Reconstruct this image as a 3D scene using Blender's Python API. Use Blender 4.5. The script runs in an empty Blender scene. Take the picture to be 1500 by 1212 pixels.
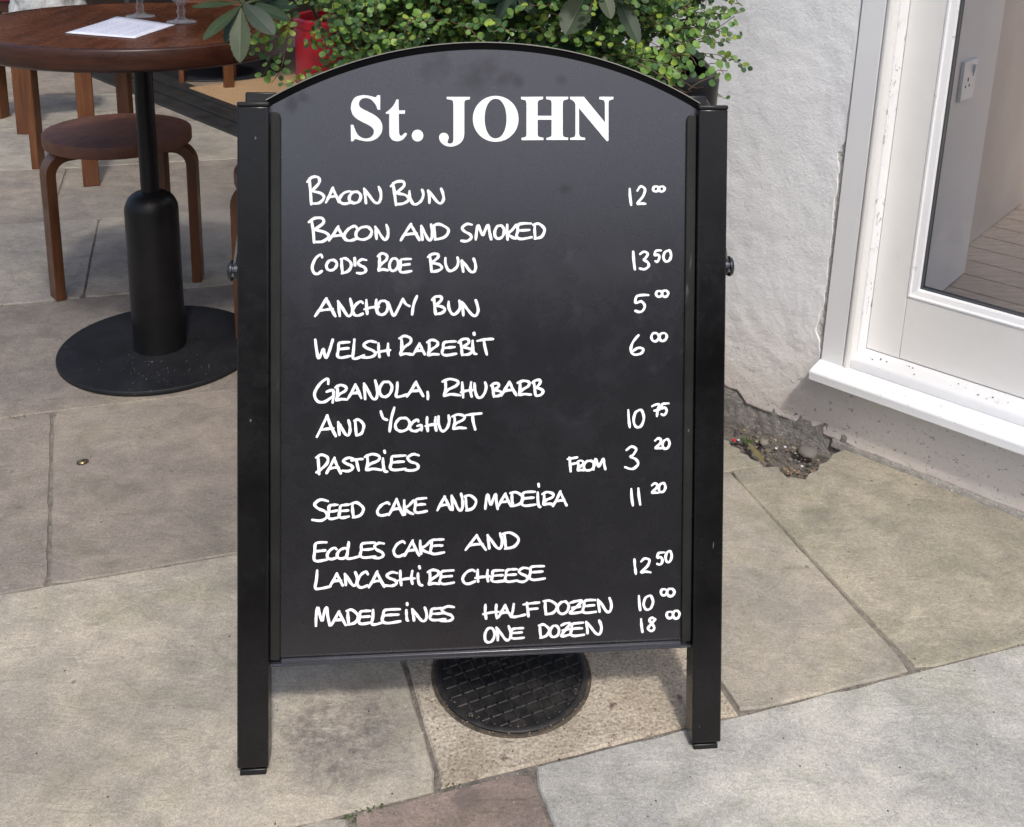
import bpy, bmesh, math, random
from mathutils import Vector, Matrix, noise
R = math.radians
rnd = random.Random(7)
C = bpy.context.scene
COL = C.collection
W_, H_ = 1500., 1212.

# ------------------------------------------------------------------ camera, sky, sun, exposure
FPX, PITCH, ROLL, CAMH, PX, PY = 1503., R(14.68), R(-1.73), 1.15, 750., 202.2
_c, _s = math.cos(PITCH), math.sin(PITCH)
FWD = Vector((0, _c, -_s)); _dn = Vector((0, -_s, -_c)); _rt = Vector((1, 0, 0))
RT = math.cos(ROLL)*_rt + math.sin(ROLL)*_dn
DN = -math.sin(ROLL)*_rt + math.cos(ROLL)*_dn
CAM = Vector((0, 0, CAMH))
cd = bpy.data.cameras.new('camera'); cam = bpy.data.objects.new('camera', cd); COL.objects.link(cam)
m = Matrix((RT, -DN, -FWD)).transposed().to_4x4(); m.translation = CAM
cam.matrix_world = m
cd.sensor_fit = 'HORIZONTAL'; cd.sensor_width = 36.
cd.lens = FPX/W_*36.
cd.shift_x = 0.; cd.shift_y = -(606.-PY)/W_
cd.clip_start = .05; cd.clip_end = 400
C.camera = cam

SUN_EL, SUN_AZ = R(54), R(166)        # azimuth measured from +Y clockwise
w = bpy.data.worlds.new('World'); C.world = w; w.use_nodes = True
nt = w.node_tree
bg = nt.nodes['Background']
sky = nt.nodes.new('ShaderNodeTexSky'); sky.sky_type = 'NISHITA'; sky.sun_disc = False
sky.sun_elevation = SUN_EL; sky.sun_rotation = SUN_AZ; sky.air_density = .85; sky.dust_density = 3.4; sky.ozone_density = .8
nt.links.new(sky.outputs[0], bg.inputs[0]); bg.inputs[1].default_value = .13
sl = bpy.data.lights.new('sun', 'SUN'); so = bpy.data.objects.new('sun', sl); COL.objects.link(so)
sl.energy = 1.9; sl.angle = R(4.5); sl.color = (1, .96, .90)
sdir = Vector((math.sin(SUN_AZ)*math.cos(SUN_EL), math.cos(SUN_AZ)*math.cos(SUN_EL), math.sin(SUN_EL)))
so.rotation_euler = sdir.to_track_quat('Z', 'Y').to_euler()
C.view_settings.view_transform = 'Standard'; C.view_settings.look = 'None'
C.view_settings.exposure = 0.64; C.view_settings.gamma = 1

# ------------------------------------------------------------------ geometry helpers
def ray(px, py): return (RT*(px-PX) + DN*(py-PY) + FWD*FPX).normalized()
def ground(px, py, z=0.):
    d = ray(px, py); return CAM + d*((z-CAMH)/d.z)
def at(px, py, Y):
    d = ray(px, py); return CAM + d*(Y/d.y)
def hit(px, py, P0, n):
    d = ray(px, py); return CAM + d*((P0-CAM).dot(n)/d.dot(n))

class MB:
    def __init__(s): s.v = []; s.f = []; s.c = []
    def add(s, vs, fs, col=None):
        o = len(s.v); s.v += [tuple(p) for p in vs]
        for f in fs: s.f.append(tuple(i+o for i in f)); s.c.append(col)
        return s
    def box(s, c, sx, sy, sz, ax=None, col=None):
        ax = ax or (Vector((1,0,0)), Vector((0,1,0)), Vector((0,0,1)))
        c = Vector(c); vs = []
        for i in (-1, 1):
            for j in (-1, 1):
                for k in (-1, 1): vs.append(c + ax[0]*(i*sx/2) + ax[1]*(j*sy/2) + ax[2]*(k*sz/2))
        fs = [(0,1,3,2), (4,6,7,5), (0,4,5,1), (2,3,7,6), (0,2,6,4), (1,5,7,3)]
        if ax[0].cross(ax[1]).dot(ax[2]) < 0: fs = [f[::-1] for f in fs]
        return s.add(vs, fs, col)
    def lathe(s, prof, c=(0,0,0), n=48, ax=None, cap=True, col=None):
        ax = ax or (Vector((1,0,0)), Vector((0,1,0)), Vector((0,0,1)))
        c = Vector(c); vs = []; fs = []
        for r, z in prof:
            for i in range(n):
                a = 2*math.pi*i/n
                vs.append(c + ax[0]*(r*math.cos(a)) + ax[1]*(r*math.sin(a)) + ax[2]*z)
        for k in range(len(prof)-1):
            for i in range(n):
                j = (i+1) % n
                fs.append((k*n+i, k*n+j, (k+1)*n+j, (k+1)*n+i))
        if cap:
            if prof[0][0] > 1e-5: fs.append(tuple(range(n))[::-1])
            if prof[-1][0] > 1e-5: fs.append(tuple(range((len(prof)-1)*n, len(prof)*n)))
        return s.add(vs, fs, col)
    def tube(s, pts, rad, n=8, col=None):
        pts = [Vector(p) for p in pts]; vs = []; fs = []
        rr = rad if isinstance(rad, (list, tuple)) else [rad]*len(pts)
        up = Vector((0, 0, 1))
        for k, p in enumerate(pts):
            t = (pts[min(k+1, len(pts)-1)] - pts[max(k-1, 0)]).normalized()
            a = t.cross(up if abs(t.z) < .9 else Vector((1, 0, 0))).normalized(); b = t.cross(a)
            for i in range(n):
                g = 2*math.pi*i/n; vs.append(p + a*(rr[k]*math.cos(g)) + b*(rr[k]*math.sin(g)))
        for k in range(len(pts)-1):
            for i in range(n):
                j = (i+1) % n; fs.append((k*n+i, (k+1)*n+i, (k+1)*n+j, k*n+j))
        fs.append(tuple(range(n))); fs.append(tuple(range((len(pts)-1)*n, len(pts)*n))[::-1])
        return s.add(vs, fs, col)
    def prism(s, poly, c, ax, d0, d1, col=None):
        """poly in (ax0, ax1) coordinates, extruded along ax2 from d0 to d1"""
        c = Vector(c); n = len(poly)
        vs = [c+ax[0]*x+ax[1]*y+ax[2]*d0 for x, y in poly] + [c+ax[0]*x+ax[1]*y+ax[2]*d1 for x, y in poly]
        fs = [tuple(range(n))[::-1], tuple(range(n, 2*n))] + [(i, (i+1) % n, n+(i+1) % n, n+i) for i in range(n)]
        return s.add(vs, fs, col)
    def build(s, name, mat, parent=None, smooth=False, bevel=0, seg=2, fixn=True, angle=35):
        me = bpy.data.meshes.new(name)
        org = Vector(parent['_o']) if parent is not None and '_o' in parent else Vector((0, 0, 0))
        me.from_pydata([tuple(Vector(p)-org) for p in s.v], [], s.f); me.update()
        if any(c is not None for c in s.c):
            at_ = me.attributes.new('col', 'FLOAT_COLOR', 'FACE')
            for i, c in enumerate(s.c): at_.data[i].color = tuple(c or (.5, .5, .5))[:3] + (1,)
        if fixn:
            b = bmesh.new(); b.from_mesh(me); bmesh.ops.recalc_face_normals(b, faces=b.faces); b.to_mesh(me); b.free()
        o = bpy.data.objects.new(name, me); COL.objects.link(o)
        if mat: me.materials.append(mat)
        if parent is not None:
            o.parent = parent
            o['_o'] = tuple(org)
        if smooth:
            for p in me.polygons: p.use_smooth = True
            if smooth != 'all':
                me.set_sharp_from_angle(angle=R(angle))
        if bevel:
            bm_ = o.modifiers.new('bevel', 'BEVEL'); bm_.width = bevel; bm_.segments = seg; bm_.limit_method = 'ANGLE'; bm_.angle_limit = R(40)
            bm_.harden_normals = False
            for p in me.polygons: p.use_smooth = True
            me.set_sharp_from_angle(angle=R(60))
        return o

def thing(name, label, cat, loc=(0, 0, 0), group=None):
    o = bpy.data.objects.new(name, None); COL.objects.link(o)
    o.location = loc; o['_o'] = tuple(loc); o.empty_display_size = .05
    return tag(o, label, cat, group)
def tag(o, label, cat, group=None, kind=None):
    if label: o['label'] = label
    if cat: o['category'] = cat
    if group: o['group'] = group
    if kind: o['kind'] = kind
    return o
def struct(o): o['kind'] = 'structure'; return o
def copy_tree(o, parent=None):
    c = o.copy(); COL.objects.link(c)
    if parent: c.parent = parent
    for ch in [k for k in o.children]: copy_tree(ch, c)
    return c
def smooth_path(pts, n=6, closed=False):
    P = [Vector(p) for p in pts]; N = len(P); out = []
    if N < 3 and not closed: return P
    for i in range(N if closed else N-1):
        g = (lambda k: P[k % N]) if closed else (lambda k: P[max(0, min(N-1, k))])
        p0, p1, p2, p3 = g(i-1), g(i), g(i+1), g(i+2)
        for k in range(n):
            t = k/n
            out.append(.5*((2*p1)+(p2-p0)*t+(2*p0-5*p1+4*p2-p3)*t*t+(3*p1-p0-3*p2+p3)*t**3))
    if not closed: out.append(P[-1])
    return out

# ------------------------------------------------------------------ material helpers
def mat(name, color=(.5, .5, .5), rough=.5, metal=0., spec=.5):
    M = bpy.data.materials.new(name); M.use_nodes = True
    b = M.node_tree.nodes['Principled BSDF']
    b.inputs['Base Color'].default_value = tuple(color)+(1,)
    b.inputs['Roughness'].default_value = rough; b.inputs['Metallic'].default_value = metal
    b.inputs['Specular IOR Level'].default_value = spec
    return M
class NT:
    def __init__(s, M): s.M = M; s.t = M.node_tree; s.b = s.t.nodes['Principled BSDF']; s.co = s.t.nodes.new('ShaderNodeTexCoord').outputs['Object']
    def n(s, t, **k):
        x = s.t.nodes.new('ShaderNode'+t)
        for a, v in k.items(): setattr(x, a, v)
        return x
    def l(s, a, b): s.t.links.new(a, b)
    def mapping(s, scale=(1, 1, 1), rot=(0, 0, 0), loc=(0, 0, 0)):
        x = s.n('Mapping'); x.inputs['Scale'].default_value = scale; x.inputs['Rotation'].default_value = rot; x.inputs['Location'].default_value = loc
        s.l(s.co, x.inputs[0]); return x.outputs[0]
    def noise(s, scale, detail=4, rough=.55, vec=None, dist=0.):
        x = s.n('TexNoise'); x.inputs['Scale'].default_value = scale; x.inputs['Detail'].default_value = detail; x.inputs['Roughness'].default_value = rough
        x.inputs['Distortion'].default_value = dist
        s.l(vec or s.co, x.inputs['Vector']); return x.outputs[0]
    def vor(s, scale, vec=None, feature='F1', rand=1.):
        x = s.n('TexVoronoi', feature=feature); x.inputs['Scale'].default_value = scale; x.inputs['Randomness'].default_value = rand
        s.l(vec or s.co, x.inputs['Vector']); return x.outputs['Distance']
    def ramp(s, fac, a, b, c0=(0, 0, 0), c1=(1, 1, 1)):
        x = s.n('ValToRGB'); e = x.color_ramp.elements
        e[0].position = a; e[0].color = tuple(c0)+(1,); e[1].position = b; e[1].color = tuple(c1)+(1,)
        s.l(fac, x.inputs[0]); return x.outputs[0]
    def mix(s, fac, a, b, mode='MIX'):
        x = s.n('Mix', data_type='RGBA', blend_type=mode)
        for inp, v in ((x.inputs[0], fac), (x.inputs[6], a), (x.inputs[7], b)):
            if isinstance(v, (int, float)): inp.default_value = v
            elif isinstance(v, tuple): inp.default_value = v+(1,) if len(v) == 3 else v
            else: s.l(v, inp)
        return x.outputs[2]
    def math(s, op, a, b=None, clamp=False):
        x = s.n('Math', operation=op, use_clamp=clamp)
        for i, v in enumerate((a, b)):
            if v is None: continue
            if isinstance(v, (int, float)): x.inputs[i].default_value = v
            else: s.l(v, x.inputs[i])
        return x.outputs[0]
    def attr(s, name): return s.n('Attribute', attribute_name=name).outputs['Color']
    def bump(s, h, strength=.3, dist=.01, prev=None):
        x = s.n('Bump'); x.inputs['Strength'].default_value = strength; x.inputs['Distance'].default_value = dist
        s.l(h, x.inputs['Height'])
        if prev is not None: s.l(prev, x.inputs['Normal'])
        return x.outputs[0]
    def color(s, c): s.l(c, s.b.inputs['Base Color'])
    def rough(s, c): s.l(c, s.b.inputs['Roughness'])
    def normal(s, c): s.l(c, s.b.inputs['Normal'])
    def blob(s, p, r, dist_noise=.4, nscale=12, soft=.5):
        """1 inside a ragged patch of radius r round p"""
        d = s.n('VectorMath', operation='DISTANCE'); s.l(s.co, d.inputs[0]); d.inputs[1].default_value = p
        k = s.math('ADD', s.math('DIVIDE', d.outputs['Value'], r), s.math('MULTIPLY', s.math('SUBTRACT', s.noise(nscale, 5, .65), .5), dist_noise*2))
        return s.ramp(k, 1-soft, 1, (1, 1, 1), (0, 0, 0))

def stone_mat():
    M = mat('paving_stone', rough=.75); k = NT(M)
    base = k.attr('col')
    big = k.noise(3.2, 6, .62, dist=.6); mid = k.noise(17, 8, .72, dist=.5); fine = k.noise(170, 4, .75); grit = k.noise(430, 2, .6); cloud = k.noise(6, 7, .7, k.mapping((1, 1.7, 1), (0, 0, R(25)), (5, 2, 0)), 1.)
    c = k.mix(k.ramp(big, .32, .70), k.mix(1., base, (.76, .77, .79), 'MULTIPLY'), k.mix(1., base, (1.16, 1.14, 1.08), 'MULTIPLY'))
    c = k.mix(k.ramp(mid, .38, .66), k.mix(1., c, (.80, .80, .81), 'MULTIPLY'), k.mix(1., c, (1.13, 1.12, 1.10), 'MULTIPLY'))
    c = k.mix(k.math('MULTIPLY', k.ramp(cloud, .50, .62), .75), c, k.mix(1., c, (.80, .82, .76), 'MULTIPLY'))
    c = k.mix(k.math('MULTIPLY', k.ramp(k.noise(34, 6, .75, dist=.4), .60, .70), .6), c, k.mix(1., c, (.72, .71, .70), 'MULTIPLY'))
    c = k.mix(k.math('MULTIPLY', k.ramp(k.noise(28, 6, .75, k.mapping(loc=(3, 7, 0)), .4), .62, .70), .5), c, k.mix(1., c, (1.25, 1.24, 1.22), 'MULTIPLY'))
    c = k.mix(.48, c, k.mix(k.ramp(fine, .32, .68), (.32, .315, .31), (.68, .675, .66)), 'OVERLAY')
    c = k.mix(.45, c, k.mix(k.ramp(grit, .32, .68), (.30, .30, .30), (.70, .70, .69)), 'OVERLAY')
    lsp = k.math('MULTIPLY', k.ramp(k.vor(64, k.mapping(loc=(2, 1, 0))), .05, .09, (1, 1, 1), (0, 0, 0)), k.ramp(k.noise(24, 3), .60, .66))
    c = k.mix(k.math('MULTIPLY', lsp, .6), c, (.62, .60, .57))
    # dark chewing-gum spots and flecks
    sp = k.ramp(k.vor(22), .06, .10, (1, 1, 1), (0, 0, 0)); spm = k.ramp(k.noise(7, 2), .56, .62)
    c = k.mix(k.math('MULTIPLY', k.math('MULTIPLY', sp, spm), .55), c, (.05, .045, .04))
    fl = k.ramp(k.vor(75), .07, .12, (1, 1, 1), (0, 0, 0)); flm = k.ramp(k.noise(30, 3), .58, .64)
    c = k.mix(k.math('MULTIPLY', k.math('MULTIPLY', fl, flm), .7), c, (.04, .035, .03))
    # ragged patches of changed tone at fixed spots on the slabs
    g = ground(500, 1075)
    st = k.blob((g.x+.0, g.y, 0), .115, .55, 16, .55)
    c = k.mix(k.math('MULTIPLY', st, k.ramp(k.noise(60, 4, .7), .3, .6)), c, k.mix(1., c, (.50, .49, .52), 'MULTIPLY'))
    g = ground(684, 1168); c = k.mix(k.math('MULTIPLY', k.blob((g.x, g.y, 0), .019, .25, 50, .25), .55), c, (.13, .10, .09))
    g = ground(60, 1110); c = k.mix(k.math('MULTIPLY', k.blob((g.x, g.y, 0), .2, .6, 9, .7), .35), c, (.12, .11, .10))
    g = ground(310, 330); c = k.mix(k.math('MULTIPLY', k.blob((g.x, g.y, 0), .5, .6, 6, .7), .35), c, (.33, .30, .26))
    k.color(c)
    b = k.bump(mid, .28, .012); b = k.bump(fine, .35, .003, b); b = k.bump(grit, .25, .0012, b)
    # riven layers
    lay = k.noise(9, 3, .5, k.mapping((1, 2.4, 1), (0, 0, R(20))), 1.2)
    b = k.bump(k.ramp(lay, .47, .53), .18, .003, b)
    k.normal(b)
    k.rough(k.ramp(big, .2, .8, (.62,)*3, (.85,)*3))
    return M
def soil_mat(name, a, b_, bumpd=.01):
    M = mat(name, rough=.95); k = NT(M)
    n1 = k.noise(60, 6, .7); n2 = k.noise(260, 3, .7)
    c = k.mix(k.ramp(n1, .35, .65), a, b_)
    c = k.mix(k.ramp(n2, .62, .7), c, tuple(min(1, x*2.2) for x in b_))
    k.color(c); k.normal(k.bump(n2, .6, .004, k.bump(n1, .8, bumpd)))
    return M
def concrete_mat():
    M = mat('exposed_aggregate_concrete', rough=.9); k = NT(M)
    n1 = k.noise(8, 5, .6); v = k.vor(170); n2 = k.noise(230, 4, .75); n3 = k.noise(40, 5, .7)
    c = k.mix(k.ramp(n1, .35, .7), (.36, .31, .24), (.55, .495, .41))
    c = k.mix(.75, c, k.mix(k.ramp(n2, .32, .68), (.2, .19, .18), (.78, .77, .75)), 'OVERLAY')
    c = k.mix(k.ramp(n3, .58, .68), c, (.14, .10, .075))
    dk = k.math('MULTIPLY', k.ramp(v, .15, .25, (1, 1, 1), (0, 0, 0)), k.ramp(k.noise(50, 2), .5, .56))
    c = k.mix(k.math('MULTIPLY', dk, .7), c, (.05, .04, .035))
    k.color(c); k.normal(k.bump(n2, .7, .004, k.bump(v, .5, .003)))
    return M
def wood_mat(name, dark, light, rough=.35, scale=(2, 30, 30), spec=.5):
    M = mat(name, rough=rough, spec=spec); k = NT(M)
    vec = k.mapping(scale)
    n1 = k.noise(2.2, 6, .6, vec, .8); n2 = k.noise(9, 3, .7, vec)
    big = k.noise(5, 3, .5)
    c = k.mix(k.ramp(n1, .3, .7), dark, light)
    c = k.mix(.4, c, k.mix(k.ramp(n2, .3, .7), (.35,)*3, (.65,)*3), 'OVERLAY')
    c = k.mix(k.math('MULTIPLY', k.ramp(big, .45, .75), .4), c, tuple(min(1, x*1.5) for x in light))
    k.color(c)
    k.rough(k.ramp(k.noise(18, 5, .7), .3, .75, (rough*.75,)*3, (min(1, rough*1.5),)*3))
    k.normal(k.bump(n2, .06, .002))
    return M
def black_paint(name, col=(.012, .012, .013), r0=.22, r1=.42, specks=.25, spec=.5):
    M = mat(name, col, r0, 0, spec); k = NT(M)
    n1 = k.noise(9, 6, .7); n2 = k.noise(60, 4, .7)
    sc = k.math('MULTIPLY', k.ramp(k.vor(46, k.mapping((1, 1, .45))), .035, .06, (1, 1, 1), (0, 0, 0)), k.ramp(k.noise(20, 3), .55, .6))
    scr = k.math('MULTIPLY', k.ramp(k.noise(35, 2, .5, k.mapping((1.2, 1, .16), (0, .35, 0)), 1.5), .70, .73), k.ramp(k.noise(12, 3), .5, .6))
    s_ = k.math('MAXIMUM', sc, k.math('MULTIPLY', scr, .6))
    c = k.mix(k.math('MULTIPLY', s_, specks), k.mix(k.ramp(n1, .35, .7), col, tuple(x*1.5+.003 for x in col)), (.5, .5, .5))
    k.color(c); k.rough(k.math('ADD', k.ramp(n1, .3, .7, (r0,)*3, (r1,)*3), k.math('MULTIPLY', k.ramp(n2, .5, .8), .12)))
    k.normal(k.bump(n2, .03, .001))
    return M

# ------------------------------------------------------------------ frames of the board and of the wall
BO = Vector((-.01133, 1.10624, 0)); BYAW, BT = .10265, .23393
BU = Vector((math.cos(BYAW), math.sin(BYAW), 0)); BB = Vector((-math.sin(BYAW), math.cos(BYAW), 0))
BV = math.cos(BT)*Vector((0, 0, 1)) + math.sin(BT)*BB
BW = BU.cross(BV)                                      # towards the viewer
BAX = (BU, BV, BW)
def bpt(u, v, w=0.): return BO + BU*u + BV*v + BW*w
PANEL_W = -.012
def on_panel(px, py):
    X = hit(px, py, BO + BW*PANEL_W, BW) - BO
    return X.dot(BU), X.dot(BV)
TH = R(-40.3)
WD = Vector((math.cos(TH), math.sin(TH), 0)); WN = Vector((math.sin(TH), -math.cos(TH), 0)); W0 = Vector((.707, 1.930, 0)); UP = Vector((0, 0, 1))
WAX = (WD, UP, WN)
def wpt(s, z, off=0.): return W0 + WD*s + UP*z + WN*off

# ================================================================== GROUND

EA = Vector((math.cos(R(18.3)), math.sin(R(18.3)), 0)); EB = Vector((-EA.y, EA.x, 0))
def ab(a, b): return EA*a + EB*b
def toab(p): return p.dot(EA), p.dot(EB)
HA0, HA1, HB0, HB1 = .78, 1.30, 1.47, 2.02                # the broken-out corner at the wall
g = MB()
for a0, a1, c0, c1 in ((-60, 60, -60, HB0), (-60, 60, HB1, 90), (-60, HA0, HB0, HB1), (HA1, 60, HB0, HB1)):
    g.add([ab(a0, c0)+Vector((0, 0, -.0042)), ab(a1, c0)+Vector((0, 0, -.0042)), ab(a1, c1)+Vector((0, 0, -.0042)), ab(a0, c1)+Vector((0, 0, -.0042))], [(0, 1, 2, 3)])
struct(g.build('ground', soil_mat('joint_mortar', (.11, .098, .084), (.24, .215, .185), .004)))
pav = MB()
def slab(poly, col, jit=.0023, gap=.0014, z=0.):
    """poly: world-space corners counter-clockwise"""
    c = sum((Vector(p) for p in poly), Vector((0, 0, 0)))/len(poly)
    edge = []
    N = len(poly)
    for i in range(N):
        p, q = Vector(poly[i]), Vector(poly[(i+1) % N]); L = (q-p).length
        n = max(2, int(L/.03)); nn = Vector((-(q-p).y, (q-p).x, 0)).normalized()
        for k in range(n):
            x = p.lerp(q, k/n)
            d = gap + jit*(noise.noise(x*28)+.6*noise.noise(x*90)) + .006*max(0, noise.noise(x*13+Vector((9, 0, 0)))-.42) + (.006 if k == 0 else 0)*.6
            edge.append(x + nn*d + ((c-x).normalized()*.004 if k == 0 else Vector((0, 0, 0))))
    n = len(edge)
    dz = z + rnd.uniform(-.0014, .0014)
    top = [e + (c-e).normalized()*.0035 + Vector((0, 0, dz)) for e in edge]
    mid = [e + (c-e).normalized()*.001 + Vector((0, 0, dz-.0028)) for e in edge]
    bot = [Vector((e.x, e.y, -.07)) for e in edge]
    fs = [tuple(range(n))] + [(n+i, n+(i+1) % n, (i+1) % n, i) for i in range(n)] + [(2*n+i, 2*n+(i+1) % n, n+(i+1) % n, n+i) for i in range(n)]
    pav.add(top+mid+bot, fs, col)
def quad(a0, a1, b0, b1, sk=0.): return [ab(a0, b0), ab(a1, b0), ab(a1-sk, b1), ab(a0-sk, b1)]
SH = {'tan': (.41, .376, .322), 'grey': (.335, .312, .28), 'brown': (.272, .242, .214), 'dark': (.25, .222, .198), 'sun_pale': (.435, .43, .41), 'purple': (.25, .2, .178), 'olive': (.335, .31, .255), 'pale': (.35, .322, .28)}
b0, b1, b2, b3, b4, b5 = 1.033, 1.585, 2.171, 2.785, 3.447, 4.08
# course in front of the board and towards the camera
slab(quad(-1.3, .154, .45, b0), SH['grey']); slab(quad(.154, .392, .45, b0), SH['purple']); slab(quad(.392, 1.62, .45, b0), SH['sun_pale'])  # front right slab is paler: soft sun patches put into its colour
slab(quad(-2.2, -1.3, .45, b0), SH['brown']); slab(quad(1.62, 2.6, .45, b0), SH['grey'])
# course under the board
slab(quad(-.92, .272, b0, b1), SH['tan']); slab(quad(-2., -.92, b0, b1), SH['brown'])
slab(quad(.711, 1.004, b0, b1), SH['pale'])
P1, P2 = ground(1064, 690), ground(1345, 981)
hole = [ground(*p) for p in ((1133, 680), (1150, 697), (1174, 699), (1190, 685), (1205, 672), (1230, 654))]
slab([ab(1.010, b0), ab(2.4, b0), wpt(.62, 0, .003), wpt(.3, 0, .003)] + hole[::-1] + [ab(1.0, b1)], SH['olive'], jit=.0022)
# course behind the board
slab([ab(-.247, b1), ab(.55, b1), ab(.55, b2), ab(-.298, b2)], SH['brown'])
slab([ab(-1.05, b1), ab(-.247, b1), ab(-.298, b2), ab(-1.05, b2)], SH['dark']); slab(quad(-2.2, -1.05, b1, b2), SH['brown'])
hs_ = [ground(*p) for p in ((1124, 681), (1108, 673), (1092, 662), (1078, 652), (1062, 640), (1030, 622))]
slab([ab(.55, b1)]+hs_+[ab(.55, b2)], SH['olive'])
slab(quad(-2.6, -.75, b2, b3), SH['grey']); slab(quad(-.75, .12, b2, b3), SH['dark']); slab(quad(.12, .62, b2, b3), SH['grey'])
slab(quad(-2.7, -1.2, b3, b4), SH['brown']); slab(quad(-1.2, -.28, b3, b4), SH['grey']); slab(quad(-.28, .52, b3, b4), SH['pale'])
slab(quad(-2.7, -1.6, b4, b5), SH['grey']); slab(quad(-1.6, -.43, b4, b5), SH['dark']); slab(quad(-.43, .6, b4, b5), SH['brown'])
# the rest of the yard, regular courses out to the surroundings
for (lo, hi), off in (((b5, 4.75), .3), ((4.75, 5.4), .1), ((5.4, 6.1), .5), ((6.1, 6.8), .2), ((6.8, 7.5), .6), ((7.5, 8.2), .15)):
    a = -6+off
    while a < 1.2:
        w_ = rnd.uniform(.7, 1.2); slab(quad(a, a+w_, lo, hi), SH[rnd.choice(['grey', 'brown', 'dark', 'pale'])]); a += w_
for lo, hi in ():
    a = -4+rnd.random()
    while a < 4:
        w_ = rnd.uniform(.7, 1.2); slab(quad(a, a+w_, lo, hi), SH[rnd.choice(['grey', 'brown', 'tan', 'sun_pale'])]); a += w_
for lo, hi, e in ((.45, b0, -2.2), (b0, b1, -2.), (b1, b2, -2.2), (b2, b3, -2.6), (b3, b4, -2.7), (b4, b5, -2.7)):
    a = e
    while a > -6:
        w_ = rnd.uniform(.7, 1.2); slab(quad(a-w_, a, lo, hi), SH[rnd.choice(['grey', 'brown', 'dark'])]); a -= w_
struct(pav.build('pavement', stone_mat(), fixn=False))

# cast concrete panel round the manhole
cp = MB(); q = quad(.272, .711, b0, b1)
edge = []
for i in range(4):
    p, r_ = q[i], q[(i+1) % 4]; nn = Vector((-(r_-p).y, (r_-p).x, 0)).normalized()
    for k in range(16): x = p.lerp(r_, k/16); edge.append(x + nn*(.003+.0018*noise.noise(x*40)))
cc = ab(.49, 1.3)
n = len(edge)
cp.add([e+(cc-e).normalized()*.005+Vector((0, 0, -.001)) for e in edge]+[Vector((e.x, e.y, -.006)) for e in edge]+[Vector((e.x, e.y, -.03)) for e in edge],
       [tuple(range(n))]+[(n+i, n+(i+1) % n, (i+1) % n, i) for i in range(n)]+[(2*n+i, 2*n+(i+1) % n, n+(i+1) % n, n+i) for i in range(n)])
struct(cp.build('concrete_paving', concrete_mat()))

# soil showing where the paving is broken away at the wall
so_ = MB(); nx, ny = 40, 24; vs = []
o0, ox, oy = ab(HA0-.02, HB0-.02), EA*(HA1-HA0+.04), EB*(HB1-HB0+.04)
nx, ny = 70, 70
for j in range(ny+1):
    for i in range(nx+1):
        p = o0+ox*(i/nx)+oy*(j/ny)
        dw = (p-W0).dot(WN)
        so_z = -.020 - .022*max(0, min(1, 1-dw/.10)) + .008*noise.noise(p*18)+.006*noise.noise(p*50)+.004*noise.noise(p*140)
        vs.append((p.x, p.y, so_z))
so_.add(vs, [(j*(nx+1)+i, j*(nx+1)+i+1, (j+1)*(nx+1)+i+1, (j+1)*(nx+1)+i) for j in range(ny) for i in range(nx)])
struct(so_.build('soil', soil_mat('hole_soil', (.06, .054, .048), (.175, .155, .135), .006), smooth='all'))

# ================================================================== A-BOARD
M_leg = black_paint('gloss_black_frame', (.0045, .0042, .0045), .16, .30, .55, .30)
M_trim = black_paint('satin_black_trim', (.011, .0115, .010), .35, .5, .22, .3)
M_plas = black_paint('black_plastic', (.005, .0055, .006), .28, .42, .1, .35)
def panel_mat():
    M = mat('chalkboard_panel', (.010, .0095, .0105), .35, 0, 1.0); k = NT(M)
    n1 = k.noise(5, 6, .7, dist=.5); n2 = k.noise(30, 4, .7); n3 = k.noise(900, 2, .6)
    sp = k.math('MULTIPLY', k.ramp(k.vor(55), .018, .035, (1, 1, 1), (0, 0, 0)), k.ramp(k.noise(14, 2), .5, .58))
    sm = k.ramp(k.noise(14, 5, .7, k.mapping((1, 1, .7), (0, .5, 0)), .8), .62, .8)
    c = k.mix(k.ramp(n1, .3, .75), (.0065, .006, .0065), (.0092, .0085, .009))
    c = k.mix(k.math('MULTIPLY', sm, .05), c, (.4, .4, .42))
    c = k.mix(k.math('MULTIPLY', sp, .35), c, (.5, .5, .5))
    k.b.inputs['IOR'].default_value = 1.57; k.b.inputs['Specular Tint'].default_value = (.93, .93, 1, 1)
    blobs = None
    for (px, py, r_) in ((428, 152, .012), (445, 145, .008), (690, 115, .022), (720, 100, .02), (735, 115, .016), (760, 120, .01), (822, 118, .008), (640, 95, .02), (720, 640, .022), (800, 648, .016), (815, 635, .026), (836, 618, .02), (738, 628, .012), (700, 655, .012), (968, 468, .01), (945, 675, .013), (828, 277, .008)):
        u, v = on_panel(px, py); b_ = k.blob(tuple(bpt(u, v, PANEL_W)-BO), r_*1.15, 1.3, 45, .95)
        blobs = b_ if blobs is None else k.math('MAXIMUM', blobs, b_)
    k.color(k.mix(k.math('MULTIPLY', blobs, .75), c, (.003, .0028, .003)))
    r_ = k.math('ADD', k.ramp(n1, .3, .7, (.235,)*3, (.29,)*3), k.math('MULTIPLY', k.ramp(n2, .45, .8), .06))
    k.rough(k.math('ADD', r_, k.math('MULTIPLY', blobs, .06)))
    sv = k.math('SUBTRACT', 1.0, k.math('MULTIPLY', blobs, .26)); k.l(sv, k.b.inputs['Specular IOR Level'])
    k.normal(k.bump(n3, .05, .0006))
    return M
M_panel = panel_mat()
M_chalk = mat('white_chalk_pen', (.88, .89, .90), .8, 0, .2)
k = NT(M_chalk); k.color(k.mix(k.ramp(k.noise(260, 4, .75, dist=.8), .28, .46), (.62, .63, .65), (.92, .925, .93)))
M_vinyl = mat('white_vinyl', (.90, .91, .91), .5)

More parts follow.
